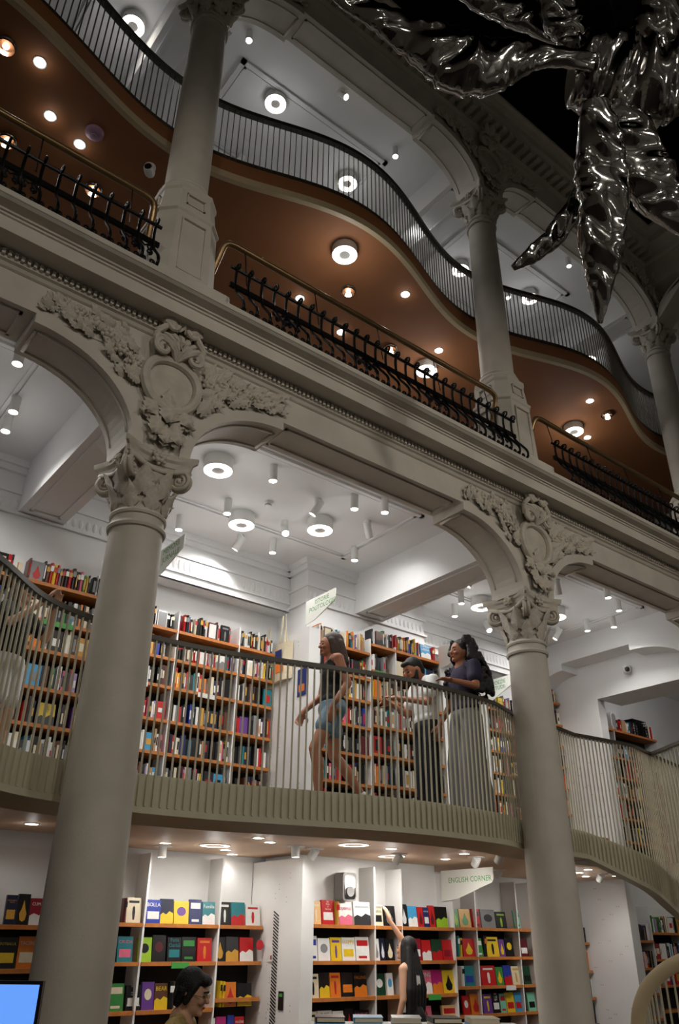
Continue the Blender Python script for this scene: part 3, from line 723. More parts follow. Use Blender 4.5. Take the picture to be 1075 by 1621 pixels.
cctv((EX+.22, 1.66, 5.66), -.9, 'white security camera in the blind arch at right')
# ================================================================ BOOKCASES
CASES = []
def bookcase(label, x0, x1, yf, boards, dividers, ztop, zbot, lip=.22, side=(True, True)):
    t = thing('bookcase', label, 'bookcase', ((x0+x1)/2, yf, zbot), 0, 'wooden-shelved white bookcases')
    def part(name, a, b, c, d, e, f, m): return G().box(a-(x0+x1)/2, b-(x0+x1)/2, c-yf, d-yf, e-zbot, f-zbot).build(name, m, t)
    bz = max(boards if not isinstance(boards, dict) else [v for q in boards.values() for v in q])
    part('back_panel', x0, x1, yf+.275, yf+.29, bz-.02, ztop, 'white_board')
    part('dark_back', x0, x1, yf+.27, yf+.285, zbot, bz-.02, 'shelf_dark')  # dark shelf back; it also stands in for shade inside the mezzanine shelves
    xs = [x0]+list(dividers)+[x1]
    for i, x in enumerate(xs):
        if i == 0 and not side[0]: continue
        if i == len(xs)-1 and not side[1]: continue
        part('side_panel', x-.011, x+.011, yf+.0, yf+.275, zbot, ztop, 'white_board')
    for a, b in zip(xs, xs[1:]):
        for z in (boards if not isinstance(boards, dict) else boards[a]):
            part('shelf_board', a+.011, b-.011, yf-.012, yf+.275, z-.036, z, 'shelf_wood')
    return t
GB = [1.785, 1.435, 1.095, .75, .42]
bookcase('ground-floor bookcase at the far left behind the near column', -1.05, .74, 2.4, [1.72, 1.39, .6], [], 2.36, .0)
bookcase('ground-floor bookcase between the near column and the striped white panel', 1.2, 3.44, 3.1, {1.2: [1.77, 1.42, 1.0, .68], 1.97: [1.77, 1.42, 1.0, .68], 2.865: [1.77, 1.42, 1.08, .74]}, [1.97, 2.865], 2.44, 0, side=(True, False))
bookcase('ground-floor bookcase where the black-haired woman reaches up', 3.62, 5.8, 2.4, GB, [4.51, 4.93], 2.4, 0)
bookcase('ground-floor bookcase left of the second column, under the English corner sign', 6.1, 8.16, 3.1, [1.81, 1.46, 1.12, .8, .45], [6.96, 7.83], 2.42, 0)
bookcase('ground-floor bookcase right of the second column beside the perforated panel', 8.3, 9.46, 3.1, [1.65, 1.28, .93, .6], [], 2.42, 0, side=(True, False))
bookcase('ground-floor bookcase behind the curled stair handrail', 9.9, 12.2, 3.1, {9.9: [1.69, 1.3, .95, .6], 11.2: [1.81, 1.42, 1.05, .7]}, [11.2], 2.2, 0)
ZL = [4.83, 4.45, 4.145, 3.77, 3.42, 3.07]; ZA = [4.95, 4.59, 4.25, 3.855, 3.49, 3.12]; ZB1 = [5.015, 4.66, 4.36, 4.02, 3.67, 3.32, 2.97]
ZB2 = [5.16, 4.8, 4.44, 4.08, 3.72, 3.36, 3.0]; ZC = [4.965, 4.62, 4.29, 3.96, 3.65, 3.3, 2.96]; ZD = [5.13, 4.63, 4.28, 3.93, 3.58, 3.2]
bookcase('mezzanine bookcase left of the near column, behind the railing', -1.05, .73, 2.4, ZL, [], 4.9, 2.7, side=(True, False))
G().box(.73, .752, 2.2, 2.7, 2.7, 5.12).build('divider_panel', 'white_board', bpy.data.objects['bookcase.006'], loc=(.16, -2.4, -2.7))
bookcase('mezzanine bookcase between the near column and the tote bags', 1.3, 3.44, 3.1, ZA, [1.99, 2.87], 5.2, 2.7, side=(True, False))
bookcase('mezzanine bookcase behind the walking woman in the tank top', 3.63, 4.48, 2.4, ZB1, [], 5.22, 2.7)
bookcase('mezzanine bookcase behind the man in the white T-shirt', 4.5, 5.8, 2.4, ZB2, [4.94], 5.2, 2.7, side=(False, True))
bookcase('mezzanine bookcase behind the railing just left of the second column', 7.55, 8.45, 3.1, ZC, [], 5.02, 2.7)
bookcase('mezzanine bookcase right of the second column, beside the perforated panel', 8.6, 9.46, 3.1, [5.34, 4.96, 4.6, 4.25, 3.9, 3.5, 3.12], [], 5.45, 2.7, side=(True, False))
bookcase('bookcase in the next room, seen through the opening at right', 10.3, 12.4, 3.1, ZD, [11.0], 5.2, 2.7)
# pegboard side panels of the piers
for x0, z0, z1, lab in ((3.45, 0, 2.44, None), (3.45, 2.7, 5.15, None)):
    o = G().box(x0, x0+.16, 2.38, WALLY-.01, z0, z1).build('wall_panel', 'white_board'); struct(o)
    g = G(); R = random.Random(8)
    for i in range(26):
        zz = z0+.2+R.random()*(z1-z0-.4); yy = 2.45+R.random()*.75
        for dz in (0, .05): g.box(x0-.003, x0+.01, yy, yy+.008, zz+dz, zz+dz+.008)
    tag(g.build('peg_hole', 'grey_plastic', o), kind='stuff')

# ================================================================ BOOKS
PAL = {'maroon': (92, 24, 34), 'black': (16, 16, 18), 'cream': (232, 220, 190), 'blue': (40, 60, 160), 'white': (238, 238, 234), 'navy': (22, 28, 56), 'yellow': (236, 200, 40), 'purple': (110, 66, 150), 'darkblue': (24, 40, 96), 'teal': (34, 128, 138), 'red': (196, 30, 34), 'lime': (160, 206, 50), 'green': (60, 140, 66), 'orange': (226, 128, 36), 'gold': (212, 160, 60), 'charcoal': (46, 46, 50), 'pink': (226, 110, 140), 'brown': (96, 60, 40), 'magenta': (186, 36, 120), 'crimson': (150, 22, 40), 'peach': (240, 190, 130), 'grey': (140, 140, 142), 'skyblue': (70, 160, 210), 'darkgreen': (24, 66, 44), 'mint': (130, 206, 176), 'tan': (186, 150, 110), 'lilac': (170, 150, 200)}
NICE = {'darkblue': 'dark blue', 'skyblue': 'sky-blue', 'darkgreen': 'dark green'}
def cover_mat():
    m = bpy.data.materials.new('book_cover'); m.use_nodes = True; nt = m.node_tree; b = nt.nodes['Principled BSDF']
    oi = nt.nodes.new('ShaderNodeObjectInfo'); n = nt.nodes.new('ShaderNodeTexNoise'); n.inputs['Scale'].default_value = 5
    tc = nt.nodes.new('ShaderNodeTexCoord'); nt.links.new(tc.outputs['Object'], n.inputs['Vector'])
    mx = nt.nodes.new('ShaderNodeMixRGB'); mx.blend_type = 'MULTIPLY'; mx.inputs[0].default_value = .25
    nt.links.new(oi.outputs['Color'], mx.inputs[1]); nt.links.new(n.outputs['Color'], mx.inputs[2]); nt.links.new(mx.outputs[0], b.inputs['Base Color'])
    b.inputs['Roughness'].default_value = .32
    MAT['book_cover'] = m
cover_mat()
def vcol_mat():
    m = bpy.data.materials.new('book_stock'); m.use_nodes = True; nt = m.node_tree; b = nt.nodes['Principled BSDF']
    a = nt.nodes.new('ShaderNodeVertexColor'); a.layer_name = 'Col'; nt.links.new(a.outputs['Color'], b.inputs['Base Color']); b.inputs['Roughness'].default_value = .4
    MAT['book_stock'] = m
vcol_mat()
# unit books: x across, y depth (front at 0), z up
COVER_F = G().box(0, 1, 0, .12, 0, 1).box(0, 1, .88, 1, 0, 1).box(0, .05, .12, .88, 0, 1).mesh('cover')          # face-out: boards at front and back, spine at left
PAGES_F = G().box(.05, .97, .12, .88, .015, .985).mesh('page_block')
sp_ring = [(0, .12), (.25, .03), (.5, 0), (.75, .03), (1, .12)]
g = G(); g.ext([(0, .12), (.25, .03), (.5, 0), (.75, .03), (1, .12), (1, 1), (.88, 1), (.88, .16), (.12, .16), (.12, 1), (0, 1)], 'z', 0, 1)
COVER_S = g.mesh('cover'); PAGES_S = G().box(.12, .88, .16, .97, .015, .985).mesh('page_block')
BAND_S = G().box(.06, .94, -.008, .08, .62, .86).mesh('spine_label'); BAND_S2 = G().box(.2, .8, -.012, .06, .2, .8).mesh('spine_label')
COVER_F.materials.append(MAT['book_cover']); COVER_S.materials.append(MAT['book_cover'])
for m_ in (BAND_S, BAND_S2): m_.materials.append(MAT['book_cover'])
for m_ in (PAGES_F, PAGES_S): m_.materials.append(MAT['pages'])
ART = []
ART.append(G().ext([(.5+.3*math.cos(2*PI*i/20), .55+.2*math.sin(2*PI*i/20)) for i in range(20)], 'y', -.03, .05))
ART.append(G().ext([(.12, .18), (.88, .18), (.88, .5), (.12, .5)], 'y', -.03, .05))
ART.append(G().ext([(.5, .8), (.66, .52), (.8, .36), (.72, .16), (.5, .1), (.28, .16), (.2, .36), (.36, .52)], 'y', -.03, .05))
ART.append(G().box(.1, .9, -.03, .05, .62, .86).box(.2, .8, -.03, .05, .1, .2))
ART.append(G().ext([(.0, .0), (1, .0), (1, .42), (.7, .5), (.45, .36), (.2, .44), (0, .34)], 'y', -.03, .05))
ART.append(G().ext([(.44, .12), (.56, .12), (.6, .4), (.58, .6), (.5, .68), (.42, .6), (.4, .4)], 'y', -.03, .05).box(.15, .85, -.03, .05, .78, .88))
ART.append(G().box(.08, .92, -.03, .05, .08, .92))
ART = [a.mesh('cover_art') for a in ART]
for a in ART: a.materials.append(MAT['book_cover'])
def text_mesh(s, size=1.0, align='CENTER', extrude=.0):
    c = bpy.data.curves.new('lettering', 'FONT'); c.body = s; c.size = size; c.align_x = align; c.align_y = 'CENTER'; c.extrude = extrude; c.resolution_u = 2
    me = evaluated_mesh(bpy.data.objects.new('lettering', c)); me.name = 'lettering'
    bpy.data.curves.remove(c)
    return me
NBOOK = 0
def setcol(o, c): o.color = (*lin(PAL[c]), 1)
def face_book(x0, x1, yf, z, c1, c2, title, label):
    global NBOOK
    R = random.Random(int(x0*1000)+int(z*100))
    wd = x1-x0-.004; thin = wd < .07
    h = (.225 if not thin else .235)+R.uniform(-.012, .02); d = .03 if not thin else .15
    if yf > 3 and z < .9: h = min(h, .26)
    t = thing('book', label, 'book', (x0+.002, yf+(.03 if not thin else .01), z), 0, 'display books of the ground floor')
    if thin:
        o = ob('cover', COVER_S, None, t); o.scale = (wd, d, h); setcol(o, c1)
        p = ob('page_block', PAGES_S, None, t); p.scale = (wd, d, h)
        b = ob('spine_label', BAND_S, None, t); b.scale = (wd, d*.1, h); setcol(b, c2)
        if title: spine_text(t, wd, h, title, c2)
        return
    t.rotation_euler = (-.12, 0, 0)
    o = ob('cover', COVER_F, None, t); o.scale = (wd, d, h); setcol(o, c1)
    p = ob('page_block', PAGES_F, None, t); p.scale = (wd, d, h)
    a = ob('cover_art', ART[R.choice((1, 4))] if title else (ART[5] if c1 == 'cream' else ART[R.randrange(len(ART)-1)]), None, t); a.scale = (wd, d, h); setcol(a, c2)
    if R.random() < .65:
        a2 = ob('cover_art', ART[R.choice((1, 3, 4))], None, t); a2.scale = (wd, d*.6, h*R.uniform(.45, .9)); a2.location = (0, .004, 0); setcol(a2, R.choice(['charcoal', 'tan', 'cream', 'navy', 'crimson', 'grey', 'teal', c1]))
    if title:
        lines = title.split('|')
        for i, ln in enumerate(lines):
            me = text_mesh(ln if len(ln) < 11 else ln.replace(' ', '\n'), 1.0)
            xs = [v.co.x for v in me.vertices]; ys = [v.co.y for v in me.vertices]
            if not xs: continue
            sw = min((wd*.86)/(max(xs)-min(xs)), (h*.38)/(max(ys)-min(ys)))
            q = ob('title_lettering', me, None, t); setcol(q, c2 if c2 not in ('black',) or c1 in ('cream', 'white', 'yellow', 'orange', 'pink') else 'white')
            me.materials.append(MAT['book_cover'])
            q.matrix_local = T(wd/2, -.0035, h*(.78 if i == 0 else .2)) @ RX(PI/2) @ SCL(sw, sw, 1)
def spine_text(t, wd, h, title, c):
    me = text_mesh(title, 1.0); me.materials.append(MAT['book_cover'])
    xs = [v.co.x for v in me.vertices]; ys = [v.co.y for v in me.vertices]
    s = min(h*.8/(max(xs)-min(xs)), wd*.7/(max(ys)-min(ys)))
    q = ob('title_lettering', me, None, t); setcol(q, c)
    q.matrix_local = T(wd/2, -.003, h/2) @ RX(PI/2) @ RZ(-PI/2) @ SCL(s, s, 1)
FACE = [
(1.733, 1.771, 3.1, 1.77, 'maroon', 'black', ''),
(1.775, 1.942, 3.1, 1.77, 'cream', 'black', ''),
(1.992, 2.171, 3.1, 1.77, 'blue', 'white', 'BOLLA'),
(2.162, 2.316, 3.1, 1.77, 'navy', 'yellow', ''),
(2.321, 2.503, 3.1, 1.77, 'yellow', 'purple', ''),
(2.508, 2.659, 3.1, 1.77, 'darkblue', 'white', ''),
(2.669, 2.828, 3.1, 1.77, 'teal', 'white', 'Familia'),
(2.881, 3.026, 3.1, 1.77, 'black', 'white', ''),
(3.036, 3.216, 3.1, 1.77, 'teal', 'red', ''),
(3.226, 3.42, 3.1, 1.77, 'white', 'red', ''),
(1.729, 1.898, 3.1, 1.42, 'teal', 'pink', 'CRUDA'),
(1.949, 2.109, 3.1, 1.42, 'lime', 'black', ''),
(2.114, 2.269, 3.1, 1.42, 'black', 'maroon', ''),
(2.287, 2.45, 3.1, 1.42, 'black', 'teal', 'Furia Oarbă'),
(2.455, 2.626, 3.1, 1.42, 'black', 'green', ''),
(2.643, 2.821, 3.1, 1.42, 'red', 'orange', ''),
(2.857, 2.991, 3.1, 1.42, 'black', 'gold', ''),
(2.996, 3.16, 3.1, 1.42, 'charcoal', 'gold', ''),
(3.175, 3.353, 3.1, 1.42, 'red', 'white', ''),
(1.618, 1.683, 3.1, 1.0, 'blue', 'black', ''),
(1.692, 1.859, 3.1, 1.0, 'green', 'cream', ''),
(1.881, 2.048, 3.1, 1.0, 'black', 'white', 'TRENUL DE LA MIEZUL NOPTII|MATT HAIG'),
(2.053, 2.189, 3.1, 1.0, 'purple', 'cream', ''),
(2.193, 2.343, 3.1, 1.0, 'brown', 'yellow', 'BEAR'),
(2.345, 2.404, 3.1, 1.0, 'black', 'white', ''),
(2.409, 2.45, 3.1, 1.0, 'cream', 'black', ''),
(2.942, 2.972, 3.1, 1.0, 'yellow', 'black', ''),
(2.977, 3.011, 3.1, 1.0, 'yellow', 'black', ''),
(3.016, 3.165, 3.1, 1.0, 'orange', 'red', ''),
(3.175, 3.364, 3.1, 1.0, 'black', 'yellow', ''),
(2.845, 2.933, 3.1, 0.68, 'white', 'black', ''),
(2.942, 3.065, 3.1, 0.68, 'magenta', 'white', ''),
(3.08, 3.165, 3.1, 0.68, 'blue', 'white', ''),
(3.17, 3.292, 3.1, 0.68, 'red', 'white', 'PASĂRE'),
(0.322, 0.421, 2.4, 1.72, 'navy', 'gold', 'LEONARDO. VIATA'),
(0.423, 0.533, 2.4, 1.72, 'black', 'gold', ''),
(0.535, 0.727, 2.4, 1.72, 'crimson', 'white', 'CUM DAU|RAY DALIO'),
(0.322, 0.486, 2.4, 1.39, 'black', 'yellow', 'FOTBALUL'),
(0.491, 0.649, 2.4, 1.39, 'orange', 'cream', 'TACERE'),
(3.627, 3.76, 2.4, 1.785, 'peach', 'cream', ''),
(3.771, 3.948, 2.4, 1.785, 'red', 'white', 'the Myth of Normal'),
(3.951, 4.003, 2.4, 1.785, 'gold', 'red', ''),
(4.009, 4.207, 2.4, 1.785, 'white', 'pink', 'optimal'),
(4.229, 4.478, 2.4, 1.785, 'white', 'charcoal', 'UNGROUNDING'),
(4.511, 4.668, 2.4, 1.785, 'cream', 'black', 'Atomic Habits'),
(4.681, 4.863, 2.4, 1.785, 'black', 'grey', ''),
(4.951, 5.062, 2.4, 1.785, 'black', 'white', ''),
(5.069, 5.219, 2.4, 1.785, 'skyblue', 'white', ''),
(5.226, 5.323, 2.4, 1.785, 'red', 'maroon', ''),
(5.326, 5.416, 2.4, 1.785, 'darkblue', 'white', 'POWER'),
(5.42, 5.518, 2.4, 1.785, 'red', 'maroon', ''),
(5.529, 5.733, 2.4, 1.785, 'black', 'lime', ''),
(3.613, 3.718, 2.4, 1.435, 'white', 'blue', ''),
(3.727, 3.894, 2.4, 1.435, 'white', 'grey', ''),
(3.9, 4.052, 2.4, 1.435, 'yellow', 'purple', ''),
(4.058, 4.248, 2.4, 1.435, 'white', 'yellow', 'HAPPY'),
(4.255, 4.456, 2.4, 1.435, 'white', 'red', ''),
(4.52, 4.609, 2.4, 1.435, 'white', 'grey', ''),
(4.619, 4.695, 2.4, 1.435, 'navy', 'white', ''),
(4.701, 4.836, 2.4, 1.435, 'black', 'cream', ''),
(4.958, 5.083, 2.4, 1.435, 'orange', 'yellow', ''),
(5.09, 5.269, 2.4, 1.435, 'crimson', 'white', ''),
(5.276, 5.431, 2.4, 1.435, 'red', 'white', ''),
(5.438, 5.614, 2.4, 1.435, 'darkgreen', 'red', ''),
(5.621, 5.789, 2.4, 1.435, 'red', 'crimson', ''),
(3.598, 3.748, 2.4, 1.095, 'cream', 'black', ''),
(3.754, 3.891, 2.4, 1.095, 'black', 'yellow', ''),
(3.897, 4.046, 2.4, 1.095, 'orange', 'red', ''),
(4.055, 4.226, 2.4, 1.095, 'black', 'orange', ''),
(4.232, 4.417, 2.4, 1.095, 'black', 'orange', 'FALLING'),
(4.524, 4.685, 2.4, 1.095, 'darkgreen', 'white', ''),
(4.711, 4.809, 2.4, 1.095, 'white', 'skyblue', ''),
(5.216, 5.42, 2.4, 1.095, 'pink', 'white', 'LIVING'),
(5.427, 5.595, 2.4, 1.095, 'magenta', 'orange', ''),
(5.603, 5.801, 2.4, 1.095, 'yellow', 'black', ''),
(3.598, 3.736, 2.4, 0.75, 'cream', 'black', ''),
(3.742, 3.939, 2.4, 0.75, 'white', 'black', 'PLANT POWERED'),
(3.945, 4.092, 2.4, 0.75, 'white', 'pink', ''),
(4.108, 4.232, 2.4, 0.75, 'black', 'red', ''),
(4.242, 4.452, 2.4, 0.75, 'black', 'pink', 'LIVING'),
(5.244, 5.402, 2.4, 0.75, 'pink', 'brown', ''),
(5.577, 5.831, 2.4, 0.75, 'peach', 'red', ''),
(6.546, 6.663, 3.1, 1.81, 'green', 'lime', ''),
(6.671, 6.891, 3.1, 1.81, 'gold', 'green', ''),
(6.93, 7.086, 3.1, 1.81, 'red', 'black', ''),
(7.107, 7.4, 3.1, 1.8, 'grey', 'black', ''),
(7.409, 7.632, 3.1, 1.8, 'black', 'lime', ''),
(7.804, 7.927, 3.1, 1.82, 'mint', 'black', ''),
(6.584, 6.629, 3.1, 1.46, 'teal', 'white', ''),
(6.633, 6.679, 3.1, 1.46, 'yellow', 'black', ''),
(6.709, 6.943, 3.1, 1.46, 'red', 'yellow', ''),
(6.96, 7.099, 3.1, 1.46, 'green', 'white', ''),
(7.107, 7.169, 3.1, 1.46, 'black', 'orange', ''),
(7.178, 7.427, 3.1, 1.46, 'yellow', 'black', ''),
(7.436, 7.554, 3.1, 1.46, 'purple', 'yellow', ''),
(7.564, 7.739, 3.1, 1.46, 'black', 'yellow', ''),
(7.88, 8.051, 3.1, 1.46, 'maroon', 'white', ''),
(6.633, 6.692, 3.1, 1.12, 'white', 'black', ''),
(6.705, 6.9, 3.1, 1.12, 'teal', 'blue', ''),
(7.038, 7.32, 3.1, 1.12, 'red', 'white', ''),
(7.328, 7.477, 3.1, 1.12, 'green', 'yellow', ''),
(7.486, 7.646, 3.1, 1.12, 'blue', 'red', ''),
(7.656, 7.832, 3.1, 1.12, 'cream', 'gold', ''),
(7.898, 8.056, 3.1, 1.12, 'darkgreen', 'black', ''),
(6.654, 6.772, 3.1, 0.8, 'red', 'white', ''),
(6.797, 6.986, 3.1, 0.8, 'orange', 'red', ''),
(7.038, 7.213, 3.1, 0.8, 'purple', 'yellow', ''),
(7.222, 7.364, 3.1, 0.8, 'black', 'white', 'NO ONE LEFT'),
(7.373, 7.491, 3.1, 0.8, 'mint', 'red', ''),
(7.5, 7.665, 3.1, 0.8, 'yellow', 'red', ''),
(7.674, 7.818, 3.1, 0.8, 'skyblue', 'red', ''),
(7.946, 8.108, 3.1, 0.8, 'mint', 'black', ''),
]
cnt = {}
for (x0, x1, yf, z, c1, c2, title) in FACE:
    if yf < 3: where = 'left ground-floor bookcase' if x0 < 2 else 'bookcase by the reaching woman'
    else: where = 'bookcase left of the striped panel' if x0 < 4 else 'bookcase under the English corner sign'
    lev = {1: 'top', 2: 'second', 3: 'third', 4: 'fourth'}[1 if z > 1.6 else 2 if z > 1.3 else 3 if z > .9 else 4]
    key = (where, lev); cnt[key] = cnt.get(key, 0)+1
    nm = NICE.get(c1, c1); n2 = NICE.get(c2, c2)
    face_book(x0, x1, yf, z, c1, c2, title, '%s and %s book, %s from left, %s shelf, %s' % (nm, n2, ORD[cnt[key]-1], lev, where)); NBOOK += 1
# spine-out stock
STV, STF, STC = [], [], []
SPC = ['black']*12 + ['white']*8 + ['cream']*4 + ['charcoal']*7 + ['brown']*2 + ['navy']*2 + ['red']*4 + ['maroon', 'crimson', 'navy', 'darkblue', 'blue', 'teal', 'yellow', 'gold', 'orange', 'grey', 'grey', 'tan', 'green', 'lilac', 'pink', 'purple', 'brown', 'skyblue']
def spines(x0, x1, yf, z, seed, where=None, maxh=.29, wide=(.018, .042), face=.06, palette=None):
    """a row of spine-out books; individual things when 'where' is given, otherwise shop stock too far to tell apart"""
    global NBOOK
    R = random.Random(seed); x = x0+.012; i = 0
    while True:
        wv = R.uniform(*wide)
        if R.random() < face: wv = R.uniform(.11, .14)
        if x+wv > x1-.012: break
        isface = wv > .1
        hv = min(maxh, R.uniform(.185, .255)) if not isface else min(maxh, R.uniform(.2, .24)); dv = R.uniform(.13, .19) if not isface else .03
        c = R.choice(palette or SPC)
        yy = yf+.012+R.uniform(0, .02)
        if where and NBOOK < 300:
            i += 1
            t = thing('book', '%s %s, %s from left, %s' % (NICE.get(c, c), 'book facing out' if isface else 'book spine', ORD[min(39, i-1)], where), 'book', (x, yy, z), 0, 'spine-out books of the mezzanine')
            o = ob('cover', COVER_F if isface else COVER_S, None, t); o.scale = (wv, dv, hv); setcol(o, c)
            p = ob('page_block', PAGES_F if isface else PAGES_S, None, t); p.scale = (wv, dv, hv)
            c2 = R.choice(['white', 'cream', 'gold', 'red', 'black']); 
            if c2 == c: c2 = 'grey'
            b = ob('cover_art' if isface else 'spine_label', R.choice(ART) if isface else R.choice([BAND_S, BAND_S2]), None, t); b.scale = (wv, dv*(.1 if not isface else 1), hv); setcol(b, c2)
            NBOOK += 1
        else:
            n = len(STV); q = G().box(x, x+wv-.001, yy, yy+dv, z, z+hv)
            STV.extend(q.v); STF.extend([tuple(k+n for k in f) for f in q.f]); STC.extend([lin(PAL[c])]*6)
            if R.random() < .6:
                n = len(STV); q = G().box(x+wv*.2, x+wv*.8, yy-.002, yy+.002, z+hv*R.uniform(.15, .4), z+hv*R.uniform(.6, .85))
                STV.extend(q.v); STF.extend([tuple(k+n for k in f) for f in q.f]); STC.extend([lin(PAL[R.choice(['white', 'cream', 'gold', 'red', 'black', 'grey'])])]*6)
        x += wv + (0 if R.random() < .9 else R.uniform(.01, .06))
spines(-.1, .72, 2.4, ZL[0], 1, 'top shelf left of the near column')
spines(1.31, 1.98, 3.1, ZA[0], 2, 'top shelf right behind the near column'); spines(2.0, 2.86, 3.1, ZA[0], 3, 'top shelf, middle section left of the tote bags'); spines(2.88, 3.43, 3.1, ZA[0], 4, 'top shelf, section next to the tote bags')
spines(3.64, 4.47, 2.4, ZB1[0], 5, 'top shelf behind the woman in the tank top'); spines(4.51, 4.93, 2.4, ZB2[0], 6, 'top shelf behind the man, narrow section'); spines(4.95, 5.44, 2.4, ZB2[0], 7, 'top shelf behind the man, wide section', wide=(.022, .05), palette=['yellow', 'yellow', 'skyblue', 'black', 'crimson', 'charcoal', 'blue', 'red', 'red'])
face_book(5.46, 5.655, 2.4, ZB2[0], 'skyblue', 'white', 'LUMEA LIBERA', 'sky-blue book with large white title on the top shelf behind the man'); NBOOK += 1
spines(5.66, 5.79, 2.4, ZB2[0], 71, 'top shelf behind the man, right of the sky-blue book', wide=(.03, .045), face=0, palette=['red'])
face_book(.28, .45, 2.4, ZL[4], 'yellow', 'black', 'I NO CEN TU', 'yellow book facing out low on the shelf left of the near column'); NBOOK += 1
spines(7.57, 8.44, 3.1, ZC[0], 8, 'top shelf left of the second column')
spines(2.0, 2.86, 3.1, ZA[1], 9, 'second shelf, middle section left of the tote bags'); spines(2.88, 3.43, 3.1, ZA[1], 10, 'second shelf, section next to the tote bags')
spines(8.62, 9.45, 3.1, 5.34, 12, 'top shelf right of the second column')
sd = 20
for zs, secs, yf in ((ZA[1:2], [(1.31, 1.98)], 3.1), (ZA[2:], [(1.31, 1.98), (2.0, 2.86), (2.88, 3.43)], 3.1), (ZL[1:4]+ZL[5:], [(-1.0, -.1), (-.1, .72)], 2.4), ([ZL[4]], [(-1.0, .26), (.47, .72)], 2.4), (ZL[:1], [(-1.0, -.12)], 2.4), (ZB1[1:], [(3.64, 4.47)], 2.4), (ZB2[1:], [(4.51, 4.93), (4.95, 5.79)], 2.4), (ZC[1:], [(7.57, 8.44)], 3.1), ([4.96, 4.6, 4.25, 3.9, 3.5, 3.12], [(8.62, 9.45)], 3.1), (ZD, [(10.32, 10.98), (11.02, 12.38)], 3.1),
                      ([1.65, 1.28, .93, .6], [(8.32, 9.45)], 3.1), ([1.69, 1.3, .95], [(9.92, 11.18)], 3.1), ([1.81, 1.42, 1.05], [(11.22, 12.18)], 3.1), ([.42], [(3.64, 4.5), (4.95, 5.79)], 2.4)):
    for z in zs:
        for a, b in secs:
            sd += 1; spines(a, b, yf, z, sd, None, .27)
me = bpy.data.meshes.new('book_stock'); me.from_pydata(STV, [], STF)
ca = me.color_attributes.new('Col', 'FLOAT_COLOR', 'CORNER')
flat = []
for p, c in zip(me.polygons, STC):
    for _ in p.loop_indices: flat.extend((*c, 1))
ca.data.foreach_set('color', flat)
o = ob('books', me, 'book_stock'); tag(o, 'rows of shelved books behind the railing bars and in the far bookcases', 'books', None, 'stuff')
# price and section tags clipped to the shelf edges
def shelf_tag(x, yf, z, w_, m, label, txt=None):
    t = thing('shelf_tag', label, 'tag', (x, yf-.016, z-.06), 0, 'section tags on shelf edges')
    G().box(-w_/2, w_/2, -.006, 0, 0, .055).build('plate', m, t)
    if txt:
        me = text_mesh(txt, .03); q = ob('lettering', me, 'white_tag' if m == 'green_tag' else 'black', t); q.matrix_local = T(0, -.0075, .028) @ RX(PI/2)
for a in ((2.42, 3.1, 1.42, .2, 'green_tag', 'green section tag on the shelf left of the striped panel'), (5.4, 2.4, 1.095, .2, 'green_tag', 'green section tag right of the reaching woman'), (7.55, 3.1, 1.12, .2, 'white_tag', 'white section tag under the English corner sign'), (4.66, 2.4, 4.8, .22, 'green_tag', 'green section tag on the mezzanine shelf behind the man'), (.3, 2.4, 4.45, .3, 'green_tag', 'green section tag left of the near column, second shelf'), (1.5, 3.1, 3.855, .24, 'green_tag', 'green section tag low on the shelf right of the near column'), (1.55, 3.1, 4.25, .24, 'white_tag', 'white section tag on the shelf right of the near column'), (2.45, 3.1, 4.25, .24, 'white_tag', 'white section tag in the middle of the mezzanine bookcase'), (8.95, 3.1, 4.96, .3, 'green_tag', 'green section tag right of the second column'), (8.95, 3.1, .93, .2, 'green_tag', 'green section tag low beside the perforated panel')):
    shelf_tag(*a)
# hanging section signs (thin boards standing out from the bookcase ends)
def fin_sign(label, x, y0, y1, z0, z1, txt, cut=.3, tsize=.09, side=1):
    t = thing('section_sign', label, 'sign', (x, y0, z0), 0, 'white section signs')
    D = y0-y1; H = z1-z0
    G().ext([(0, 0), (0, H), (-D, H), (-D, H*(.62)), (-D*.97, H*.52), (-D*.3, H*.05)], 'x', -.006, .006).build('board', 'sign_white', t)
    if not txt: return
    me = text_mesh(txt, tsize); q = ob('lettering', me, 'sign_green', t)
    q.matrix_local = Matrix(((0, 0, -1, -.0075), (-1, 0, 0, -D*.56), (0, 1, 0, H*.66), (0, 0, 0, 1)))
fin_sign('white sign reading ISTORIE POLITOLOGIE above the walking woman', 3.445, 2.46, 1.84, 5.18, 5.5, 'ISTORIE\nPOLITOLOGIE', tsize=.085)
fin_sign('white sign reading RELIGIE behind the curly-haired woman', 5.775, 2.4, 1.8, 5.06, 5.38, 'RELIGIE', tsize=.085)
fin_sign('white sign reading POEZIE STUDII left of the second column', 7.53, 3.12, 2.55, 5.02, 5.36, 'POEZIE\nSTUDII', tsize=.085)
fin_sign('white sign with green letters partly hidden behind the near capital', 1.28, 2.42, 1.75, 5.2, 5.52, 'MEMORII\nJURNALE', tsize=.1)
fin_sign('white sign reading ENGLISH CORNER hanging under the mezzanine', 5.775, 2.56, 1.68, 2.08, 2.43, 'ENGLISH CORNER', tsize=.088)
fin_sign('white sign with green letters glimpsed through the middle iron railing', 3.3, 2.2, 1.5, 7.75, 8.1, '', tsize=.1)
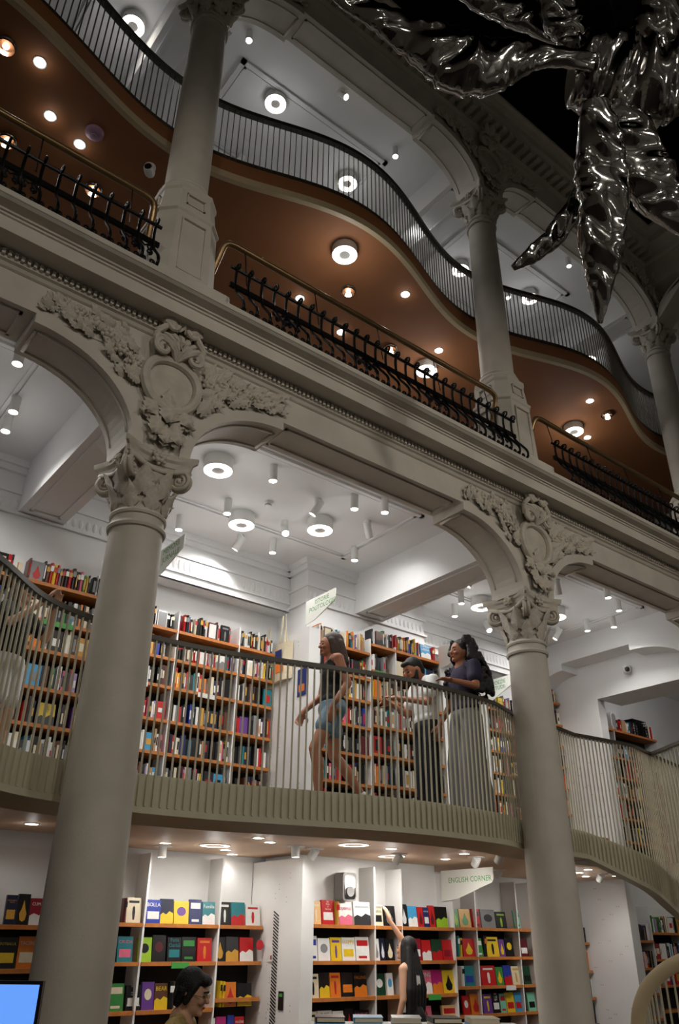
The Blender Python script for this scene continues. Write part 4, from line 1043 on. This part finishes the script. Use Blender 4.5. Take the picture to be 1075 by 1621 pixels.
# ================================================================ PEOPLE
mat('skin_light', (222, 172, 142), .5, var=.05, scale=8)
mat('skin_tan', (176, 116, 86), .5, var=.06, scale=8)
mat('hair_brown', (62, 42, 28), .6, var=.35, scale=30, bump=.5, bscale=90)
mat('hair_black', (12, 10, 10), .6, var=.2, scale=30, bump=.5, bscale=90)
mat('hair_blond_tip', (170, 126, 72), .45, var=.3, scale=30, bump=.4, bscale=90)
mat('cloth_black', (14, 14, 16), .8, bump=.2, bscale=120)
mat('cloth_white', (226, 226, 226), .8, var=.05, bump=.2, bscale=60)
mat('cloth_navy', (30, 22, 52), .8, bump=.2, bscale=60)
mat('cloth_grey', (118, 118, 120), .85, var=.1, bump=.3, bscale=40)
mat('cloth_darkjean', (24, 27, 36), .8, var=.2, bump=.2, bscale=120)
mat('denim', (118, 146, 168), .8, var=.25, scale=18, bump=.3, bscale=120)
mat('floral', (196, 168, 104), .7, var=.55, scale=28)
mat('lips', (160, 80, 76), .4)
mat('eye_dark', (20, 14, 12), .2)
mat('gold_metal', (190, 160, 90), .25, 1.0)
def cap(g, p0, p1, r0, r1, n=12):
    p0, p1 = Vector(p0), Vector(p1); d = p1-p0; L = d.length
    if L < 1e-5: g.ball(p0, r0); return
    q = d.to_track_quat('Z', 'Y').to_matrix().to_4x4(); q.translation = p0
    prof = [(r0*math.sin(a)+.0003, -r0*math.cos(a)) for a in (.15, .5, .9, 1.3)] + [(r0, 0), (r1, L)] + [(r1*math.cos(a)+.0003, L+r1*math.sin(a)) for a in (.3, .7, 1.1, 1.42)]
    g.lathe(prof, n, q)
def ell(g, c, r, M=None):
    m = T(*c) @ (M or Matrix.Identity(4)) @ SCL(*r); g.ball((0, 0, 0), 1.0, 16, 10, m)
def blob(name, g, m, parent, vox=.009, sm=4):
    me = g.mesh('tmp'); o = bpy.data.objects.new('tmp', me)
    r = o.modifiers.new('r', 'REMESH'); r.mode = 'VOXEL'; r.voxel_size = vox; r.use_smooth_shade = True
    if sm: s_ = o.modifiers.new('s', 'SMOOTH'); s_.iterations = sm; s_.factor = .5
    out = evaluated_mesh(o); bpy.data.meshes.remove(me)
    out.name = name; out.materials.clear(); out.materials.append(MAT[m])
    out.polygons.foreach_set('use_smooth', [True]*len(out.polygons))
    return ob(name, out, m, parent)
def hand(g, wrist, d, nrm, curl=.5, side=1):
    """palm and five fingers; d = pointing direction, nrm = back-of-hand normal"""
    d = Vector(d).normalized(); nrm = Vector(nrm); nrm = (nrm-d*nrm.dot(d)).normalized(); sx = d.cross(nrm)*side; w = Vector(wrist)
    cap(g, w, w+d*.03, .024, .026)
    for k in (-1, 0, 1): cap(g, w+d*.025+sx*.014*k, w+d*.085+sx*.021*k, .017, .014)
    for i, (off, ln) in enumerate(((.032, .068), (.0115, .078), (-.0095, .074), (-.030, .058))):
        b = w+d*.09+sx*off; c1 = (d-nrm*curl*.6).normalized(); c2 = (d*.6-nrm*curl*1.4).normalized() if curl > .1 else d
        m1 = b+c1*ln*.5; m2 = m1+c2*ln*.55
        cap(g, b, m1, .0095, .009, 8); cap(g, m1, m2, .009, .0075, 8)
    t0 = w+d*.03+sx*.03; t1 = t0+(d*.6+sx*.8-nrm*.2).normalized()*.04; t2 = t1+(d*.9+sx*.25-nrm*.3).normalized()*.032
    cap(g, t0, t1, .014, .011, 8); cap(g, t1, t2, .011, .009, 8)
def person(label, loc, rz, J, skin, hand_spec, clothes, hairf, face=True, scale=1.0, wide=1.0):
    t = thing('person', label, 'person', loc, rz); t.scale = (scale*wide, scale*wide, scale)
    g = G(); H = Vector(J['head']); HR = J.get('headrot', Matrix.Identity(4))
    hm = T(*H) @ HR
    def hp(x, y, z): return tuple(hm @ Vector((x, y, z)))
    ell(g, H, (.074, .092, .108), HR); ell(g, hp(0, -.028, -.062), (.054, .06, .058), HR)          # skull, jaw
    cap(g, hp(0, -.088, .012), hp(0, -.108, -.022), .009, .014, 8); ell(g, hp(0, -.082, -.092), (.024, .02, .018), HR)
    for s in (-1, 1):
        ell(g, hp(s*.075, .005, -.015), (.010, .02, .032), HR); ell(g, hp(s*.034, -.075, -.028), (.024, .02, .022), HR)
    ell(g, hp(0, -.09, -.058), (.022, .012, .009), HR)
    nk = Vector(J['neck']); cap(g, hp(0, .012, -.06), nk, .05, .056)
    ch, wa, pe = J['chest'], J['waist'], J['pelvis']
    ell(g, ch, (.145, .095, .16)); ell(g, wa, (.118, .085, .14)); ell(g, pe, (.15, .105, .12))
    cap(g, nk, ch, .07, .10)
    for s in 'LR':
        sh, el, wr = J['sh'+s], J['el'+s], J['wr'+s]
        cap(g, (Vector(nk)+Vector(sh))/2, sh, .055, .05); cap(g, sh, el, .047, .037); cap(g, el, wr, .037, .024)
        d, n_, cu = hand_spec[s]; hand(g, wr, d, n_, cu, 1 if s == 'R' else -1)
        hi, kn, an = J['hi'+s], J['kn'+s], J['an'+s]
        cap(g, hi, kn, .082, .054); cap(g, kn, (Vector(kn)*.6+Vector(an)*.4)+Vector((0, .015, 0)), .052, .05); cap(g, (Vector(kn)*.6+Vector(an)*.4)+Vector((0, .01, 0)), an, .05, .034)
    blob('body', g, skin, t, .0085, 3)
    for s in 'LR':
        an = Vector(J['an'+s]); g2 = G(); ell(g2, an+Vector((0, -.055, -.045)), (.045, .125, .045)); cap(g2, an+Vector((0, .01, -.02)), an, .045, .042)
        blob('shoe', g2, J.get('shoe', 'cloth_white'), t, .012, 2)
    if face:
        for s in (-1, 1):
            ge = G(); ell(ge, hp(s*.031, -.083, -.002), (.0125, .008, .0075), HR); ge.build('eye', 'eye_dark', t, True)
            gb = G(); gb.tube([hp(s*.014, -.093, .022), hp(s*.032, -.092, .028), hp(s*.05, -.08, .022)], .0045, 6); gb.build('eyebrow', J.get('hairmat', 'hair_black'), t, True)
        gl = G(); ell(gl, hp(0, -.098, -.056), (.021, .006, .007), HR); gl.build('lips', 'lips', t, True)
    for nm, m_, f_, vox in clothes:
        gc = G(); f_(gc, J); blob(nm, gc, m_, t, vox, 3)
    hairf(t, hp, HR)
    return t
def V(*a): return Vector(a)
def base(**kw):
    J = dict(head=(0, -.01, 1.575), neck=(0, .01, 1.43), chest=(0, .01, 1.26), waist=(0, .005, 1.07), pelvis=(0, .01, .93),
             shL=(.165, .01, 1.385), shR=(-.165, .01, 1.385), elL=(.215, .03, 1.11), elR=(-.215, .03, 1.11), wrL=(.225, -.02, .87), wrR=(-.225, -.02, .87),
             hiL=(.085, .01, .9), hiR=(-.085, .01, .9), knL=(.095, -.015, .5), knR=(-.095, -.015, .5), anL=(.1, .02, .085), anR=(-.1, .02, .085))
    J.update(kw); return J
DOWN = ((0, -.1, -1), (1, 0, 0), .5)
# clothing pieces (a little larger than the body underneath)
def torso(g, J, e=.014, z0=None, shoulders=True):
    ell(g, J['chest'], (.145+e, .098+e, .165+e)); ell(g, J['waist'], (.122+e, .09+e, .15)); cap(g, J['chest'], J['waist'], .10+e, .098+e)
    ell(g, V(*J['waist'])*.5+V(*J['pelvis'])*.5, (.14+e, .1+e, .1))
    if shoulders:
        for s in 'LR': cap(g, V(*J['neck'])*.45+V(*J['sh'+s])*.55, V(*J['sh'+s])+V(0, 0, -.01), .06, .052)
def sleeves(g, J, k=.62, e=.016):
    for s in 'LR': cap(g, J['sh'+s], V(*J['sh'+s])*(1-k)+V(*J['el'+s])*k, .05+e, .045+e*1.6)
def tshirt(g, J): torso(g, J, .018); sleeves(g, J)
def tank(g, J):
    torso(g, J, .010, None, False)
    for s in (-1, 1): g.tube([(s*.085, -.07+J['chest'][1], J['chest'][2]+.1), (s*.1, J['neck'][1], J['neck'][2]-.02), (s*.085, .08+J['chest'][1], J['chest'][2]+.1)], .02, 8)
def legs(g, J, k0, k1, r0, r1):
    ell(g, J['pelvis'], (.168, .122, .13))
    for s in 'LR':
        h, kn, an = V(*J['hi'+s]), V(*J['kn'+s]), V(*J['an'+s])
        cap(g, h, kn if k0 >= 1 else h.lerp(kn, k0), .096, r0)
        if k1: cap(g, kn, kn.lerp(an, k1), r0, r1)
# hair
def hair_long(m, tip=None, length=.5, back=.06, wd=.075, tipz=.25):
    def f(t, hp, HR):
        g = G(); ell(g, hp(0, .028, .036), (.088, .098, .104), HR)
        for s in (-1, 1): cap(g, hp(s*.066, -.01, .03), hp(s*.085, back*.6, -.22), .03, .042)
        top = V(*hp(0, .06, .0)); bot = V(top.x, top.y+back*.6, top.z-length)
        for k in (-2, -1, 0, 1, 2):
            cap(g, top+V(k*.026, 0, 0), top.lerp(bot, .5)+V(k*wd*.6, .02, 0), .05, .05); cap(g, top.lerp(bot, .5)+V(k*wd*.6, .02, 0), bot+V(k*wd*.6, abs(k)*-.01, .03*abs(k)), .05, .028)
        blob('hair', g, m, t, .011, 3)
        if tip:
            g = G()
            for s in (-1, 1): cap(g, hp(s*.07, .0, -.1), hp(s*.085, -.02, -.3), .022, .016); cap(g, hp(s*.06, .05, -.2), hp(s*.07, .06, -length+.05), .022, .014)
            blob('hair_strands', g, tip, t, .011, 2)
    return f
def hair_short(m, beard=False, fringe=False):
    def f(t, hp, HR):
        g = G(); ell(g, hp(0, .025, .035), (.082, .094, .1), HR); ell(g, hp(0, .05, -.03), (.07, .06, .06), HR); ell(g, hp(0, -.05, .085), (.055, .045, .03), HR)
        if fringe:
            for s in (-1, 1): cap(g, hp(s*.066, -.02, .04), hp(s*.076, .005, -.05), .024, .02); cap(g, hp(s*.05, .05, .0), hp(s*.045, .06, -.07), .036, .026)
            cap(g, hp(-.04, -.07, .075), hp(.04, -.07, .075), .026, .026)
        blob('hair', g, m, t, .010, 3)
        if beard:
            g = G(); ell(g, hp(0, -.045, -.085), (.055, .056, .04), HR)
            for s in (-1, 1): cap(g, hp(s*.066, -.01, -.02), hp(s*.05, -.045, -.085), .016, .022)
            blob('beard', g, m, t, .010, 2)
    return f
def hair_curly(m):
    def f(t, hp, HR):
        R = random.Random(4); g = G(); ell(g, hp(0, .03, .03), (.092, .1, .105), HR); ell(g, hp(0, .07, -.1), (.1, .08, .14), HR)
        for i in range(260):
            u = R.random(); a = R.uniform(-2.1, 2.1)
            z = .13-.58*u; rr = .095+.125*min(1, u*1.5)
            x, y = rr*math.sin(a), .035+rr*math.cos(a)*.95
            if y < -.03 and z > -.12: continue
            ell(g, hp(x, y, z), (.026, .026, .03))
        blob('curly_hair', g, m, t, .011, 1)
        g = G()
        for i in range(46):
            a = R.uniform(-2.3, 2.3); rr = R.uniform(.12, .175); z0 = R.uniform(-.1, -.3)
            x, y = rr*math.sin(a), .04+rr*math.cos(a)
            g.tube([hp(x+.012*math.cos(k*1.3), y+.012*math.sin(k*1.3), z0-.014*k) for k in range(12)], .006, 5)
        g.build('curl', m, t, True)
    return f
DK = 2.70
# woman in tank top and denim shorts walking along the mezzanine
J = base(knL=(.09, -.16, .52), anL=(.09, -.12, .10), knR=(-.09, .06, .5), anR=(-.09, .3, .16), elL=(.22, .08, 1.12), wrL=(.235, -.05, .9), elR=(-.21, -.03, 1.11), wrR=(-.19, -.2, .93), headrot=RX(.1), hairmat='hair_brown', shoe='cloth_white')
def shorts(g, J): legs(g, J, .42, 0, .1, 0)
person('long-haired woman in a black tank top and denim shorts walking left on the mezzanine', (2.62, .84, DK), math.radians(-112), J, 'skin_tan', {'L': DOWN, 'R': ((0, -.35, -1), (-1, 0, 0), .6)},
       [('tank_top', 'cloth_black', tank, .011), ('denim_shorts', 'denim', shorts, .012)], hair_long('hair_brown', 'hair_blond_tip', .42, .05), True, 1.02, 1.14)
# bearded man in white T-shirt looking down at what he holds
J = base(head=(0, -.115, 1.525), headrot=RX(.55), neck=(0, -.03, 1.415), chest=(0, .0, 1.25), shL=(.19, -.01, 1.37), shR=(-.19, -.01, 1.37), elL=(.23, -.10, 1.12), wrL=(.10, -.33, 1.17), elR=(-.23, -.08, 1.11), wrR=(-.08, -.32, 1.16), hairmat='hair_black', shoe='cloth_white')
def trousers(g, J): legs(g, J, 1, .97, .075, .062)
m_ = person('bearded man in a white T-shirt and dark trousers looking down on the mezzanine', (4.02, .93, DK), math.radians(-108), J, 'skin_tan', {'L': ((-.5, -.8, .2), (.5, .3, .8), .7), 'R': ((.3, -.9, .1), (-.5, 0, .8), .7)},
       [('white_tshirt', 'cloth_white', tshirt, .012), ('trousers', 'cloth_darkjean', trousers, .012)], hair_short('hair_black', True), True, 1.07, 1.1)
ph = thing('phone', 'dark phone in the hands of the man in the white T-shirt', 'phone', (3.59, 1.05, DK+1.29), math.radians(-108))
G().box(-.036, .036, -.075, .075, -.004, .004, RX(.5)).build('case', 'black_plastic', ph); G().box(-.033, .033, -.07, .07, .0042, .005, RX(.5)).build('display', 'grey_plastic', ph)
# woman with curly hair leaning one forearm on the rail
J = base(elL=(.26, -.06, 1.15), wrL=(.25, -.3, 1.165), elR=(-.22, .02, 1.1), wrR=(-.23, -.12, .88), headrot=RX(.08), hairmat='hair_black', shoe='cloth_black', shL=(.175, .0, 1.385))
def wide_pants(g, J): legs(g, J, 1, .98, .115, .135)
person('curly-haired woman in a navy T-shirt and wide grey trousers at the railing', (4.03, .36, DK), math.radians(-100), J, 'skin_tan', {'L': ((-.1, -1, .05), (0, 0, 1), .3), 'R': DOWN},
       [('navy_tshirt', 'cloth_navy', tshirt, .012), ('wide_trousers', 'cloth_grey', wide_pants, .013)], hair_curly('hair_black'), True, 1.09, 1.08)
# person at the left edge holding a phone up
J = base(elL=(.24, -.14, 1.2), wrL=(.10, -.3, 1.42), elR=(-.24, -.12, 1.2), wrR=(-.08, -.32, 1.44), headrot=RX(.05), hairmat='hair_brown', shoe='cloth_white')
def shorts_w(g, J): legs(g, J, .7, 0, .1, 0)
person('person in a black T-shirt and white shorts raising a phone at the left edge', (-.46, 1.05, DK), math.radians(35), J, 'skin_light', {'L': ((-.4, -.3, .9), (.5, .6, .3), .5), 'R': ((.4, -.3, .9), (-.5, .6, .3), .5)},
       [('black_tshirt', 'cloth_black', tshirt, .012), ('white_shorts', 'cloth_white', shorts_w, .012)], hair_long('hair_brown', None, .3, .05), True, .91)
# ground floor: black-haired woman reaching for a book on the top shelf
J = base(shR=(-.16, .0, 1.42), elR=(-.10, -.12, 1.66), wrR=(-.02, -.24, 1.86), elL=(.215, .03, 1.11), wrL=(.2, -.06, .88), head=(0, -.03, 1.575), headrot=RX(-.15), shoe='cloth_black')
def skirt(g, J):
    ell(g, J['pelvis'], (.17, .13, .13)); cap(g, J['pelvis'], (0, .01, .55), .16, .2)
person('long black-haired woman seen from behind, reaching up to the ground-floor shelf', (4.52, 1.86, 0), PI+.35, J, 'skin_light', {'L': DOWN, 'R': ((.1, -.35, 1), (0, .9, .3), .25)},
       [('sleeveless_top', 'cloth_white', tank, .011), ('black_skirt', 'cloth_black', skirt, .013)], hair_long('hair_black', None, .74, .09, .13), True, .985)
# ground floor: woman with glasses near the viewer
J = base(head=(0, -.045, 1.565), headrot=RX(.28), shoe='cloth_black')
def blouse(g, J): torso(g, J, .018); sleeves(g, J, .22, .012); cap(g, J['neck'], V(*J['neck'])+V(0, 0, -.06), .062, .08)
wg = person('short-haired woman with glasses and a patterned blouse near the bottom edge', (.2, -1.05, 0), math.radians(48), J, 'skin_light', {'L': DOWN, 'R': DOWN},
       [('floral_blouse', 'floral', blouse, .011), ('trousers', 'cloth_black', trousers, .013)], hair_short('hair_black', False, True), True, .875)
gl = G(); hm = T(0, -.045, 1.565) @ RX(.28)
for s in (-1, 1):
    gl.tube([tuple(hm @ V(s*.034+.026*math.cos(a), -.1, -.004+.02*math.sin(a))) for a in [2*PI*i/16 for i in range(16)]], .0022, 5, True, up=(0, 1, 0))
    gl.tube([tuple(hm @ V(s*.06, -.098, .0)), tuple(hm @ V(s*.082, .0, -.005))], .002, 5)
gl.tube([tuple(hm @ V(-.008, -.103, .0)), tuple(hm @ V(.008, -.103, .0))], .002, 5)
gl.build('glasses', 'gold_metal', wg, True)
# ================================================================ SMALL THINGS
# tote bags hanging on the pier panel
mat('canvas', (226, 214, 184), .85, var=.06, scale=30, bump=.2, bscale=150)
for i, (y, z, w_, h_, lab) in enumerate(((2.92, 4.55, .42, .5, 'front cream tote bag with orange and blue print on the mezzanine panel'), (3.26, 4.5, .22, .46, 'rear cream tote bag half hidden behind the printed one'))):
    t = thing('tote_bag', lab, 'bag', (3.44, y, z), 0, 'canvas tote bags')
    d = .075
    g = G(); n = 8
    g.loft([[(-d*math.sin(PI*j/n)*(.6+.4*math.sin(PI*min(1, k/5+.15)))-.004, -w_/2+w_*j/n, h_*k/6) for j in range(n+1)] + [(-.002, w_/2-w_*j/n, h_*k/6) for j in range(n+1)] for k in range(7)]).build('bag_body', 'canvas', t, True)
    for s in (-.07, .07):
        G().tube(catmull([(-.02, s-.03, h_-.04), (-.015, s*.7, h_+.22), (-.012, s*.4, h_+.4), (-.015, s*.6, h_+.22), (-.02, s+.03, h_-.04)], 5), .014, 6, flat=(.3, 1)).build('strap', 'canvas', t, True)
    if i == 0:
        mat('print_orange', (226, 120, 40), .7); mat('print_blue', (30, 46, 110), .7)
        G().box(-.081, -.076, -.1, .06, .1, .25).build('print', 'print_orange', t); G().box(-.0815, -.0765, -.06, .08, .28, .4).build('print', 'print_blue', t)
# small poster pinned beside the walking woman
t = thing('poster', 'small dark blue and orange poster on the pier panel left of the walking woman', 'poster', (3.445, 2.5, 4.28))
G().box(-.006, 0, -.09, .09, 0, .34).build('sheet', 'print_blue', t); G().box(-.008, -.005, -.06, .06, .05, .14).build('print', 'print_orange', t)
# wall loudspeaker above the reaching woman
t = thing('loudspeaker', 'grey loudspeaker mounted high on the white wall above the top shelf', 'speaker', (4.2, 2.66, 2.18))
def rr(w_, h_, r, n=5): return [(sx*(w_/2-r)+r*math.cos(a0+PI/2*k/n), sz*(h_/2-r)+r*math.sin(a0+PI/2*k/n)) for sx, sz, a0 in ((1, 1, 0), (-1, 1, PI/2), (-1, -1, PI), (1, -1, 1.5*PI)) for k in range(n+1)]
G().ext(rr(.2, .3, .04), 'y', -.18, -.02).build('cabinet', 'grey_plastic', t, True)
G().ext(rr(.16, .26, .03), 'y', -.187, -.17).build('grille', 'chrome', t); G().lathe([(.05, 0), (.055, .012), (.02, .004)], 16, T(0, -.186, -.05) @ RX(PI/2)).build('cone', 'grey_plastic', t, True)
G().box(-.03, .03, -.03, .02, -.04, .04).build('bracket', 'black_plastic', t)
# striped decal, notice, red badge and black card on the white panel left of the reaching woman
t = thing('striped_decal', 'black diagonal stripe strip on the white panel', 'decal', (3.446, 2.85, .8))
for i in range(34):
    z = i*.032
    G().ext([(-.05, z), (.05, z+.05), (.05, z+.064), (-.05, z+.014)], 'x', -.004, 0).build('stripe', 'black', t)
t = thing('notice', 'small white notice stuck over the striped decal', 'notice', (3.44, 2.93, 1.42))
G().box(-.006, -.001, -.05, .05, 0, .14).build('sheet', 'white_tag', t); G().box(-.0075, -.005, -.04, -.01, .02, .06).build('print', 'lips', t)
t = thing('card', 'small black and green card on the white panel beside the stripes', 'card', (3.445, 2.7, .98))
G().box(-.006, -.001, -.045, .045, 0, .17).build('sheet', 'black', t); G().box(-.0075, -.005, -.03, .03, .12, .15).build('print', 'green_tag', t)
t = thing('badge', 'round red badge at the shelf end left of the striped panel', 'badge', (3.38, 3.06, 1.58))
G().lathe([(.05, 0), (.05, .006), (.0005, .006)], 20, RX(PI/2)).build('disc', 'crimson_print' if 'crimson_print' in MAT else mat('crimson_print', (190, 30, 40), .5).name, t)
t = thing('badge', 'round white badge with green logo left of the second column', 'badge', (8.12, 3.06, 1.60))
G().lathe([(.065, 0), (.065, .006), (.0005, .006)], 20, RX(PI/2)).build('disc', 'white_tag', t); G().box(-.025, .025, -.009, -.005, -.01, .035).build('logo', 'green_tag', t)
# arched book displays on the next-room shelves
t = thing('arched_bookend', 'white arched bookend on the far shelf at right', 'bookend', (11.08, 3.12, 5.13))
G().ext([(-.09, 0)]+[(-.09*math.cos(PI*i/12), .26+.09*math.sin(PI*i/12)) for i in range(13)]+[(.09, 0)], 'y', 0, .16).build('arch_panel', 'white_board', t)
G().ext([(-.06, .01)]+[(-.06*math.cos(PI*i/12), .25+.06*math.sin(PI*i/12)) for i in range(13)]+[(.06, .01)], 'y', -.004, .02).build('inset', 'grey_plastic', t)
t = thing('wire_basket', 'black mesh basket on the far top shelf at right', 'basket', (11.9, 3.1, 5.13))
for s in (0, 1):
    for k in range(9): G().box(-.22+.055*k-.003, -.22+.055*k+.003, s*.24, s*.24+.006, 0, .3).build('wire', 'iron', t)
for k in range(7): G().box(-.225, .225, -.002, .246, .05*k-.003+.005, .05*k+.003+.005).build('wire', 'iron', t)
# computer monitor at the left edge and the desks at the bottom edge
t = thing('monitor', 'black computer monitor with a blue screen at the bottom left corner', 'monitor', (-.86, -1.12, 1.0), math.radians(-38))
G().box(-.26, .26, 0, .03, .12, .44).build('bezel', 'black_plastic', t); G().box(-.245, .245, -.004, 0, .135, .425).build('screen', 'screen', t)
G().box(-.03, .03, .01, .05, 0, .2).build('stand', 'black_plastic', t); G().box(-.1, .1, -.06, .1, -.02, 0).build('foot', 'black_plastic', t)
t = thing('counter', 'dark counter carrying the computer monitor at the bottom left', 'counter', (-.86, -1.1, 0), math.radians(-38))
G().box(-.7, .6, -.3, .35, .94, .98).build('top', 'black', t); G().box(-.66, .56, -.26, .31, 0, .94).build('front', 'cloth_grey', t)
t = thing('display_table', 'display table with stacked books at the bottom edge, in front of the reaching woman', 'table', (1.35, -1.6, 0), math.radians(-38))
G().box(-.6, .6, -.35, .35, 1.16, 1.2).build('top', 'white_board', t)
for sx in (-1, 1):
    for sy in (-1, 1): G().box(sx*.55-.025, sx*.55+.025, sy*.3-.025, sy*.3+.025, 0, 1.16).build('leg', 'white_board', t)
R = random.Random(6)
for i in range(5):
    for k in range(2):
        c = R.choice(['white', 'cream', 'grey', 'black', 'skyblue'])
        b = thing('book', '%s book lying %s on the display table, %s pile from left' % (c, ('at the bottom', 'on top')[k], ORD[i]), 'book', (1.35+(-.48+.21*i)*math.cos(math.radians(-38)), -1.6+(-.48+.21*i)*math.sin(math.radians(-38)), 1.2+.026*k), math.radians(-38)+R.uniform(-.08, .08), 'books lying on the display table')
        o = ob('cover', COVER_F, None, b); o.matrix_local = T(-.08, -.11, .025) @ RX(-PI/2) @ SCL(.16, .025, .22) ; setcol(o, c)
        p = ob('page_block', PAGES_F, None, b); p.matrix_local = T(-.08, -.11, .025) @ RX(-PI/2) @ SCL(.16, .025, .22)
# ================================================================ FOIL BALLOON
def foil_mat():
    m = bpy.data.materials.new('foil'); m.use_nodes = True; nt = m.node_tree; b = nt.nodes['Principled BSDF']
    b.inputs['Base Color'].default_value = (.42, .41, .40, 1); b.inputs['Metallic'].default_value = 1; b.inputs['Roughness'].default_value = .09
    tc = nt.nodes.new('ShaderNodeTexCoord'); v = nt.nodes.new('ShaderNodeTexVoronoi'); v.feature = 'DISTANCE_TO_EDGE'; v.inputs['Scale'].default_value = 2.2
    n = nt.nodes.new('ShaderNodeTexNoise'); n.inputs['Scale'].default_value = 1.6; n.inputs['Detail'].default_value = 1.5; n.inputs['Distortion'].default_value = 1.5
    mx = nt.nodes.new('ShaderNodeMath'); mx.operation = 'MULTIPLY_ADD'; mx.inputs[1].default_value = .5
    nt.links.new(tc.outputs['Object'], v.inputs['Vector']); nt.links.new(tc.outputs['Object'], n.inputs['Vector'])
    nt.links.new(v.outputs['Distance'], mx.inputs[0]); nt.links.new(n.outputs['Fac'], mx.inputs[2])
    bp = nt.nodes.new('ShaderNodeBump'); bp.inputs['Strength'].default_value = .14; bp.inputs['Distance'].default_value = .12
    nt.links.new(mx.outputs[0], bp.inputs['Height']); nt.links.new(bp.outputs['Normal'], b.inputs['Normal'])
    MAT['foil'] = m
foil_mat()
VR, VU, VW = V(.781906, -.623339, .00844), V(-.302777, -.367894, .879193), V(.54493, .69, .476392)
def pillow(name, spine, seed, parent, thick=.42):
    """inflated foil limb: spine = [(point, half width)]; flat seam round the edge, wrinkles pulling in from the seam"""
    R = random.Random(seed); P = catmull([tuple(p)+(w_,) for p, w_ in spine], 18); m = len(P); rings = []
    ph = [R.uniform(0, 6.28) for _ in range(8)]; K = 36
    fr = [R.uniform(.55, .9), R.uniform(.9, 1.4), R.uniform(.25, .4)]
    for i, q in enumerate(P):
        c = V(*q[:3]); w_ = max(q[3], .004); a = V(*P[max(0, i-1)][:3]); b = V(*P[min(m-1, i+1)][:3]); t_ = (b-a).normalized()
        sd = t_.cross(-VW).normalized(); nn = sd.cross(t_).normalized(); ring = []
        for j in range(K):
            u = 2*PI*j/K; cx = math.cos(u); sy = math.sin(u); sg = 1 if cx > 0 else -1
            e_ = abs(cx)**2.5                                             # 1 at the seam, 0 in the middle
            wr = math.sin(i*fr[1]*.9+ph[0]*sg)*.6+math.sin(i*fr[0]*1.9+ph[1]+sg)*.4
            edge = 1+.045*wr*e_+.05*math.sin(i*fr[2]+ph[2]+sg)
            prof = abs(sy)**.75*(1 if sy > 0 else -1)
            fold = 1+.22*e_*wr+.09*math.sin(i*fr[2]*1.7+cx*4+ph[3])+.05*math.sin(cx*7+i*.25+ph[4])
            ring.append(tuple(c+sd*w_*cx*edge+nn*w_*thick*(prof*fold+.16*math.sin(i*fr[2]*1.2+ph[5])*(1-e_))))
        rings.append(ring)
    return G().loft(rings).build(name, 'foil', parent, True, .45)
BALLOON = {
    'body': [((2.198, -3.167, 8.661), 0.318), ((2.41, -3.318, 8.638), 0.405), ((2.654, -3.478, 8.589), 0.434), ((2.917, -3.705, 8.618), 0.405), ((3.171, -3.943, 8.671), 0.289)],
    'arm_left': [((0.174, -2.129, 9.053), 0.023), ((0.384, -2.228, 8.956), 0.09), ((0.699, -2.376, 8.81), 0.146), ((1.076, -2.539, 8.616), 0.248), ((1.386, -2.694, 8.485), 0.282), ((1.633, -2.925, 8.537), 0.191), ((1.885, -3.15, 8.575), 0.101), ((2.214, -3.371, 8.519), 0.09)],
    'leg_lower_left': [((2.73, -3.095, 8.263), 0.083), ((2.721, -2.782, 7.82), 0.095), ((2.638, -2.464, 7.454), 0.1), ((2.516, -2.241, 7.27), 0.077), ((2.42, -2.096, 7.17), 0.03)],
    'leg_middle': [((2.274, -3.294, 8.129), 0.122), ((2.43, -3.148, 7.738), 0.222), ((2.586, -3.002, 7.348), 0.222), ((2.708, -2.828, 6.958), 0.189), ((2.804, -2.702, 6.665), 0.1), ((2.887, -2.593, 6.411), 0.022)],
    'leg_right': [((2.452, -3.309, 8.366), 0.137), ((2.65, -3.293, 8.116), 0.228), ((2.927, -3.27, 7.767), 0.263), ((3.178, -3.279, 7.492), 0.194), ((3.382, -3.302, 7.293), 0.069)],
    'arm_top': [((2.417, -3.22, 8.908), 0.095), ((2.228, -3.215, 9.116), 0.155), ((2.063, -3.229, 9.324), 0.178), ((1.886, -3.304, 9.637), 0.143)],
    'arm_upper_right': [((2.606, -3.571, 8.569), 0.114), ((2.609, -3.747, 8.821), 0.194), ((2.639, -3.98, 9.124), 0.228), ((2.647, -4.195, 9.426), 0.171)],
    'arm_far_left': [((2.342, -3.116, 9.262), 0.061), ((1.99, -2.966, 9.447), 0.122), ((1.648, -2.805, 9.605), 0.147), ((1.297, -2.655, 9.79), 0.122)],
}
bal = thing('foil_balloon', 'crumpled silver foil balloon with drooping limbs hanging at the top right', 'balloon', BALLOON['body'][2][0])
for i, (k, sp_) in enumerate(BALLOON.items()):
    o = pillow('foil_body' if k == 'body' else 'foil_limb', sp_, 20+i, bal, thick=.55 if k == 'body' else .5)
    o.location = -V(*BALLOON['body'][2][0])
c0 = V(*BALLOON['body'][2][0])
G().tube([(0, 0, 0), (0, 0, 16.0-c0.z)], .006, 6).build('cord', 'black', bal)
bpy.data.scenes.remove(TMP)
